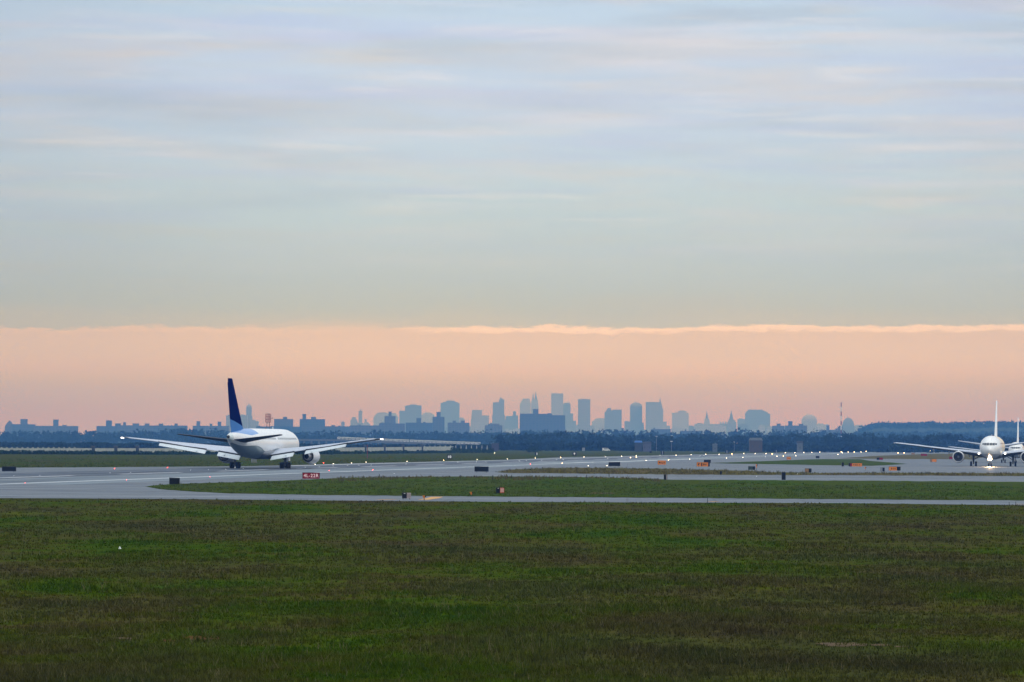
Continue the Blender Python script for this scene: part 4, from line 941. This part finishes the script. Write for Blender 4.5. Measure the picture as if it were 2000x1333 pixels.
        m = MB(); m.tube((ex, ef-.72, ez), (ex, ef-.25, ez), .36, .03, 16); m.build('spinner', M['steel'], e, True)
        m = MB(); m.tube((ex, ef-4.2, ez), (ex, ef-4.1, ez), 1.0, n=32); m.build('duct', M['inner'], e)
        m = MB(); rr = []
        for yy, r_ in ((-4.1, .82), (-5.0, .70), (-5.9, .52), (-5.9, .46), (-5.0, .5)): rr.append([(ex+r_*math.cos(t), ef+yy, ez+r_*math.sin(t)) for t in [2*math.pi*i/28 for i in range(28)]])
        m.loft(rr, cap=False); sharp(m.build('core_nozzle', M['steel'], e, True), 50)
        m = MB(); m.tube((ex, ef-5.0, ez), (ex, ef-6.5, ez), .36, .03, 20); m.build('exhaust_cone', M['inner'], e, True)
        m = MB(); _, _, yl, zl = te(7.9)
        m.loft([[(ex-.14, ef-1.6, ez+1.2), (ex+.14, ef-1.6, ez+1.2), (ex+.14, ef-5.4, ez+.75), (ex-.14, ef-5.4, ez+.75)], [(ex-.1, ef-2.6, ez+1.5), (ex+.1, ef-2.6, ez+1.5), (ex+.1, yl-4.6, zl-.1), (ex-.1, yl-4.6, zl-.1)]]); m.build('pylon', nacelle, e)
        # main gear
        gx = sx*4.65; g_ = MB(); g_.tube((gx, 0, 1.0), (gx, .15, 2.95), .2, .24, 14); g_.tube((gx, -.75, .62), (gx, .75, .62), .15, n=10); g_.tube((gx, 0, .6), (gx, 0, 1.2), .15, n=10); g_.tube((gx, 0, 1.5), (gx-sx*2.0, .9, 2.7), .09, n=8); g_.tube((gx, -.05, 1.1), (gx, 1.3, 2.8), .08, n=8)
        gr = g_.build('main_gear', M['strut'], o)
        m = MB(); m.box(gx+sx*.32, gx+sx*.38, -.55, .6, 1.25, 2.75); m.build('gear_door', WG, gr)
        for yy in (-.72, .72):
            for xx in (-.57, .57):
                m = MB(); rr = []
                for dx, r_ in ((-.2, .36), (-.2, .5), (-.14, .57), (.14, .57), (.2, .5), (.2, .36)): rr.append([(gx+xx+dx, yy+r_*math.cos(t), .57+r_*math.sin(t)) for t in [2*math.pi*i/24 for i in range(24)]])
                m.loft(rr); m.build('wheel', M['tyre'], gr)
        # stabiliser
        m = MB(); inc = -.42 if tailm is DK else .1; m.loft([foil(sx*.5, -15.9, 6.6, 4.75, .11, inc), foil(sx*1.6, -16.7, 5.9, 4.86, .11, inc), foil(sx*9.1, -21.8, 2.3, 6.0, .09, inc*.3), foil(sx*9.35, -22.4, 1.5, 6.05, .05, .0)]); sharp(m.build('stabiliser', tailm, o, True), 35)
    # fin
    def vf(z, yLE, ch, th):
        up = []; lo = []
        for i in range(9):
            t = (1-math.cos(math.pi*i/8))/2; h_ = th*ch*(2.97*math.sqrt(t)-1.26*t-3.516*t*t+2.843*t**3-1.015*t**4)*.5; up.append((h_, yLE-ch*t, z)); lo.append((-h_, yLE-ch*t, z))
        return up[::-1]+lo[1:-1]
    m = MB(); m.loft([vf(6.3, -11.8, 10.2, .07), vf(7.1, -13.6, 8.6, .085), vf(15.8, -21.6, 3.2, .085), vf(15.9, -21.9, 2.9, .06)]); fin = sharp(m.build('fin', finm, o, True), 35)
    m = MB(); m.loft([[(-.1, -20.6, 7.3), (.1, -20.6, 7.3), (.02, -22.5, 7.3), (-.02, -22.5, 7.3)], [(-.06, -23.9, 15.2), (.06, -23.9, 15.2), (.015, -24.95, 15.2), (-.015, -24.95, 15.2)]]); m.build('rudder', finm, fin)
    m = MB(); m.tube((0, -23.85, 5.65), (0, -24.45, 5.68), .3, .2, 16); m.build('tail_exhaust', M['inner'], o, True)
    m = MB(); m.tube((0, 4, 7.18), (0, 4, 7.4), .12, .05, 8); m.build('beacon_light', M['redpole'], o); m = MB(); m.loft([[(-.03, 10.2, 7.15), (.03, 10.2, 7.15), (.03, 9.7, 7.15), (-.03, 9.7, 7.15)], [(-.02, 9.9, 7.6), (.02, 9.9, 7.6), (.02, 9.65, 7.6), (-.02, 9.65, 7.6)]]); m.build('blade_antenna', M['white'], o)
    # nose gear
    ng = MB(); ng.tube((0, 21.8, .5), (0, 21.7, 2.3), .11, .13, 12); ng.tube((0, 21.8, 1.0), (0, 20.6, 2.3), .06, n=8); ng.tube((-.35, 21.8, .48), (.35, 21.8, .48), .08, n=8); ngo = ng.build('nose_gear', M['strut'], o)
    for xx in (-.3, .3):
        m = MB(); m.tube((xx-.12, 21.8, .46), (xx+.12, 21.8, .46), .46, n=20); m.build('wheel', M['tyre'], ngo)
    for xx in (-.45, .45): m = MB(); m.box(xx-.02, xx+.02, 20.9, 22.3, 1.25, 2.1); m.build('gear_door', WG, ngo)
    if lightson:
        for xx in (-.24, .24):
            m = MB(); m.tube((xx, 22.0, 1.75), (xx, 22.2, 1.75), .22, n=16); m.build('landing_light', emis('nose_lamp', (1, .72, .45), 40), ngo)
    return o
RZ = R(-9.3)
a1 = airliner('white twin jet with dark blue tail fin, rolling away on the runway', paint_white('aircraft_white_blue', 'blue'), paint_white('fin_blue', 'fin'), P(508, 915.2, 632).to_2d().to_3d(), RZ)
p = P(1940, 911, 828); a2 = airliner('white twin jet with lit nose light facing the camera at right', paint_white('aircraft_white_cream', 'cream'), WP, (p.x, p.y, 0), R(180)+R(-9.9), lightson=2, flaps=False, navlight=False, tailm=WG)
p = P(1986, 904, 1010); a3 = airliner('smaller white jet with red stripe, half hidden behind the lit jet', paint_white('aircraft_white_red', 'redline'), WP, (p.x, p.y, 0), R(180)+R(-9.4), .83, flaps=False, lightson=False, navlight=False, tailm=WG)
# the lit nose lamp of the oncoming jet throws light on the pavement and its own gear
ld = bpy.data.lights.new('nose_lamp_light', 'SPOT'); ld.energy = 14000; ld.color = (1, .70, .42); ld.spot_size = R(70); ld.shadow_soft_size = .3; lo = bpy.data.objects.new('nose_lamp_light', ld); C.objects.link(lo)
lo.parent = a2; lo.location = (0, 22.5, 1.75); lo.rotation_euler = (R(78), 0, 0)

# ------------------------------------------------------------------ air
hz = MB(); hz.box(-XW-60, XW+60, Y0-60, Y1+60, -1.5, 300); ho = hz.build('haze', None) if False else None
me = bpy.data.meshes.new('haze'); me.from_pydata(hz.v, [], hz.f); me.update(); ho = bpy.data.objects.new('haze', me); C.objects.link(ho); ho['kind'] = 'stuff'
hm = bpy.data.materials.new('haze'); hm.use_nodes = True; nt = hm.node_tree; nt.nodes.clear(); n = N(nt)
out = n('ShaderNodeOutputMaterial'); pv = n('ShaderNodeVolumePrincipled')
HDENS = .00017
pv.inputs['Color'].default_value = (.085, .24, .65, 1); pv.inputs['Density'].default_value = HDENS; pv.inputs['Anisotropy'].default_value = 0.0
pv.inputs['Absorption Color'].default_value = (.87, .66, 0, 1)
n.l(pv.outputs[0], out.inputs['Volume']); me.materials.append(hm)

# ------------------------------------------------------------------ sky
w = bpy.data.worlds.new('World'); S.world = w; w.use_nodes = True; nt = w.node_tree; n = N(nt)
bg = nt.nodes['Background']
tc = n('ShaderNodeTexCoord'); sp = n('ShaderNodeSeparateXYZ'); n.l(tc.outputs['Generated'], sp.inputs[0])
el = math_(n, 'MULTIPLY', math_(n, 'ARCSINE', sp.outputs[2]), 180/math.pi)
az = math_(n, 'MULTIPLY', math_(n, 'ARCTAN2', sp.outputs[0], sp.outputs[1]), 180/math.pi)
def skyn(sa, se, det, rough=.6, off=0.0, dist=0.0):
    cb = n('ShaderNodeCombineXYZ'); n.l(math_(n, 'ADD', math_(n, 'MULTIPLY', az, sa), off), cb.inputs[0]); n.l(math_(n, 'ADD', math_(n, 'MULTIPLY', el, se), off), cb.inputs[1]); cb.inputs[2].default_value = off
    t = n('ShaderNodeTexNoise'); t.inputs['Scale'].default_value = 1; t.inputs['Detail'].default_value = det; t.inputs['Roughness'].default_value = rough; t.inputs['Distortion'].default_value = dist
    n.l(cb.outputs[0], t.inputs['Vector']); return t.outputs['Fac']
yy = lambda y: (866.8-y)/118.7/8
SIG = (.025e-3, .065e-3, .17e-3); HAZE = (.33, .38, .41)
def behind(y, c):   # radiance of the clouds behind the layer of air so that air + cloud give the seen colour
    e = max((866.8-y)/F, .0001); L = min(296/e, 20600); out = []
    for k_ in range(3):
        T_ = math.exp(-SIG[k_]*L); out.append(min(max((s2l(c)[k_]-HAZE[k_]*(1-T_))/T_, .02), 1.3))
    return tuple(out)
low = ramp(n, [(yy(Y_), behind(Y_, c_)) for Y_, c_ in ((866, (205, 171, 157)), (825, (204, 171, 158)), (795, (203, 174, 162)), (770, (208, 179, 166)), (748, (216, 184, 168)), (725, (228, 190, 171)), (700, (231, 195, 173)), (675, (231, 196, 174)), (655, (230, 195, 173)))])
hi = ramp(n, [(yy(660), behind(660, (203, 190, 174))), (yy(625), behind(625, (200, 192, 178))), (yy(600), behind(600, (192, 192, 182))), (yy(550), behind(550, (190, 195, 190))), (yy(480), behind(480, (192, 201, 200))), (yy(400), behind(400, (195, 208, 209))), (yy(300), behind(300, (198, 211, 219))), (yy(200), behind(200, (199, 211, 225))), (yy(100), behind(100, (202, 215, 229))), (yy(0), behind(0, (193, 212, 228)))])
f8 = math_(n, 'DIVIDE', el, 8.0, True); n.l(f8, low.inputs[0])
wob = math_(n, 'MULTIPLY', math_(n, 'SUBTRACT', skyn(.35, 1.2, 4, .5, 3), .5), .12)
n.l(math_(n, 'ADD', f8, math_(n, 'MULTIPLY', wob, .5)), hi.inputs[0])
# ragged lower edge of the cloud deck
bend = math_(n, 'MULTIPLY', az, .0085)
e1 = math_(n, 'ADD', math_(n, 'MULTIPLY', math_(n, 'SUBTRACT', skyn(.22, .0, 2, .5, 11), .5), .30), math_(n, 'MULTIPLY', math_(n, 'SUBTRACT', skyn(2.2, 9.0, 8, .66, 21), .5), .26))
edge = math_(n, 'ADD', math_(n, 'ADD', e1, bend), (866.8-641)/118.7)
def sstep(x, a, b):
    mr = n('ShaderNodeMapRange', interpolation_type='SMOOTHSTEP'); n.l(x, mr.inputs['Value']); mr.inputs['From Min'].default_value = a; mr.inputs['From Max'].default_value = b; return mr.outputs[0]
de = math_(n, 'SUBTRACT', el, edge)
upm = mixc(n, math_(n, 'MULTIPLY', sstep(az, -5.2, -3.2), math_(n, 'SUBTRACT', 1.0, sstep(az, -2.6, -1.0))), sstep(de, -.01, .05), sstep(de, -.10, .20))
# mottled clouds in the upper sky
a_ = sstep(skyn(.16, 1.5, 6, .55, 5, .3), .46, .70); b_ = sstep(skyn(.12, 1.1, 6, .55, 55, .3), .48, .72); c_ = sstep(skyn(.30, 3.2, 5, .55, 77, .2), .50, .78)
amt = sstep(el, 2.2, 5.5)
hcol = mixc(n, math_(n, 'MULTIPLY', math_(n, 'MULTIPLY', a_, amt), .60), hi.outputs[0], s2l((220, 215, 222)))
hcol = mixc(n, math_(n, 'MULTIPLY', math_(n, 'MULTIPLY', b_, amt), .70), hcol, s2l((182, 196, 220)))
hcol = mixc(n, math_(n, 'MULTIPLY', c_, math_(n, 'MULTIPLY', amt, .42)), hcol, s2l((228, 222, 221)))
for sa_, se_, of_, lo_, hi_, am_, cc_ in ((.20, 2.6, 131, .50, .76, .50, (224, 219, 223)), (.16, 2.0, 151, .48, .74, .50, (188, 198, 224)), (.26, 3.6, 171, .56, .80, .60, (238, 229, 223)), (.12, 1.5, 191, .48, .74, .40, (178, 198, 214)), (.30, 4.6, 211, .55, .80, .30, (190, 200, 224))):
    st_ = sstep(skyn(sa_, se_, 4, .5, of_, .25), lo_, hi_); hcol = mixc(n, math_(n, 'MULTIPLY', math_(n, 'MULTIPLY', st_, sstep(el, 1.9, 4.8)), am_), hcol, behind(200, cc_))
c2 = sstep(skyn(.2, 1.6, 5, .55, 99, .3), .5, .75); hcol = mixc(n, math_(n, 'MULTIPLY', c2, .25), hcol, s2l((206, 200, 190)))
lcol = mixc(n, math_(n, 'MULTIPLY', sstep(skyn(.25, 1.6, 5, .5, 31), .45, .7), .30), low.outputs[0], behind(720, (216, 186, 172)))
# glowing rim just beneath the deck
rim = math_(n, 'MULTIPLY', sstep(math_(n, 'ADD', de, math_(n, 'MULTIPLY', math_(n, 'SUBTRACT', skyn(.7, 0, 4, .6, 71), .5), .22)), -.10, -.03), math_(n, 'SUBTRACT', 1.0, sstep(de, .0, .05)))
rim = math_(n, 'MULTIPLY', rim, math_(n, 'ADD', math_(n, 'MULTIPLY', sstep(az, -3, 0), .75), .25)); rim = math_(n, 'MULTIPLY', rim, sstep(skyn(.45, 2.5, 4, .5, 41), .30, .52))
lcol = mixc(n, math_(n, 'MULTIPLY', rim, .95), lcol, behind(645, (254, 212, 182)))
col = mixc(n, upm, lcol, hcol)
dk = math_(n, 'ADD', math_(n, 'MULTIPLY', math_(n, 'SUBTRACT', 1.0, sstep(az, -9.5, -2)), .16), math_(n, 'MULTIPLY', sstep(az, 3.5, 10), .07)); dk = math_(n, 'MULTIPLY', dk, math_(n, 'SUBTRACT', 1.0, sstep(math_(n, 'ABSOLUTE', az), 12, 25)))
hs_ = n('ShaderNodeHueSaturation'); n.l(col, hs_.inputs['Color']); n.l(math_(n, 'SUBTRACT', 1.0, dk), hs_.inputs['Value']); col = hs_.outputs[0]
ZEN = (1.12, 1.20, 1.32)
col = mixc(n, sstep(el, 9, 45), col, ZEN)
col = mixc(n, math_(n, 'SUBTRACT', 1.0, sstep(el, -3, -.3)), col, (.05, .06, .05))
sky = n('ShaderNodeTexSky', sky_type='NISHITA'); sky.sun_disc = False; sky.sun_elevation = R(22); sky.sun_rotation = R(115); 
add = n('ShaderNodeMix', data_type='RGBA', blend_type='ADD'); add.inputs[0].default_value = .004; n.l(col, add.inputs[6]); n.l(sky.outputs[0], add.inputs[7])
n.l(add.outputs[2], bg.inputs['Color']); bg.inputs['Strength'].default_value = 1.0
sd = bpy.data.lights.new('sun', 'SUN'); sd.energy = .9; sd.angle = R(14); sd.color = (1, .95, .9); so = bpy.data.objects.new('sun', sd); C.objects.link(so)
a_z = R(115); e_l = R(38); d = Vector((math.sin(a_z)*math.cos(e_l), math.cos(a_z)*math.cos(e_l), math.sin(e_l))); so.rotation_euler = d.to_track_quat('Z', 'Y').to_euler()
sky.sun_elevation = e_l; sky.sun_rotation = a_z

S.view_settings.view_transform = 'Standard'; S.view_settings.look = 'None'; S.view_settings.exposure = 0; S.view_settings.gamma = 1
S.render.engine = 'CYCLES'; S.cycles.use_denoising = True; S.cycles.volume_bounces = 1; S.cycles.max_bounces = 6; S.cycles.diffuse_bounces = 2; S.cycles.sample_clamp_indirect = 3
try: S.cycles.denoiser = 'OPENIMAGEDENOISE'
except Exception: pass
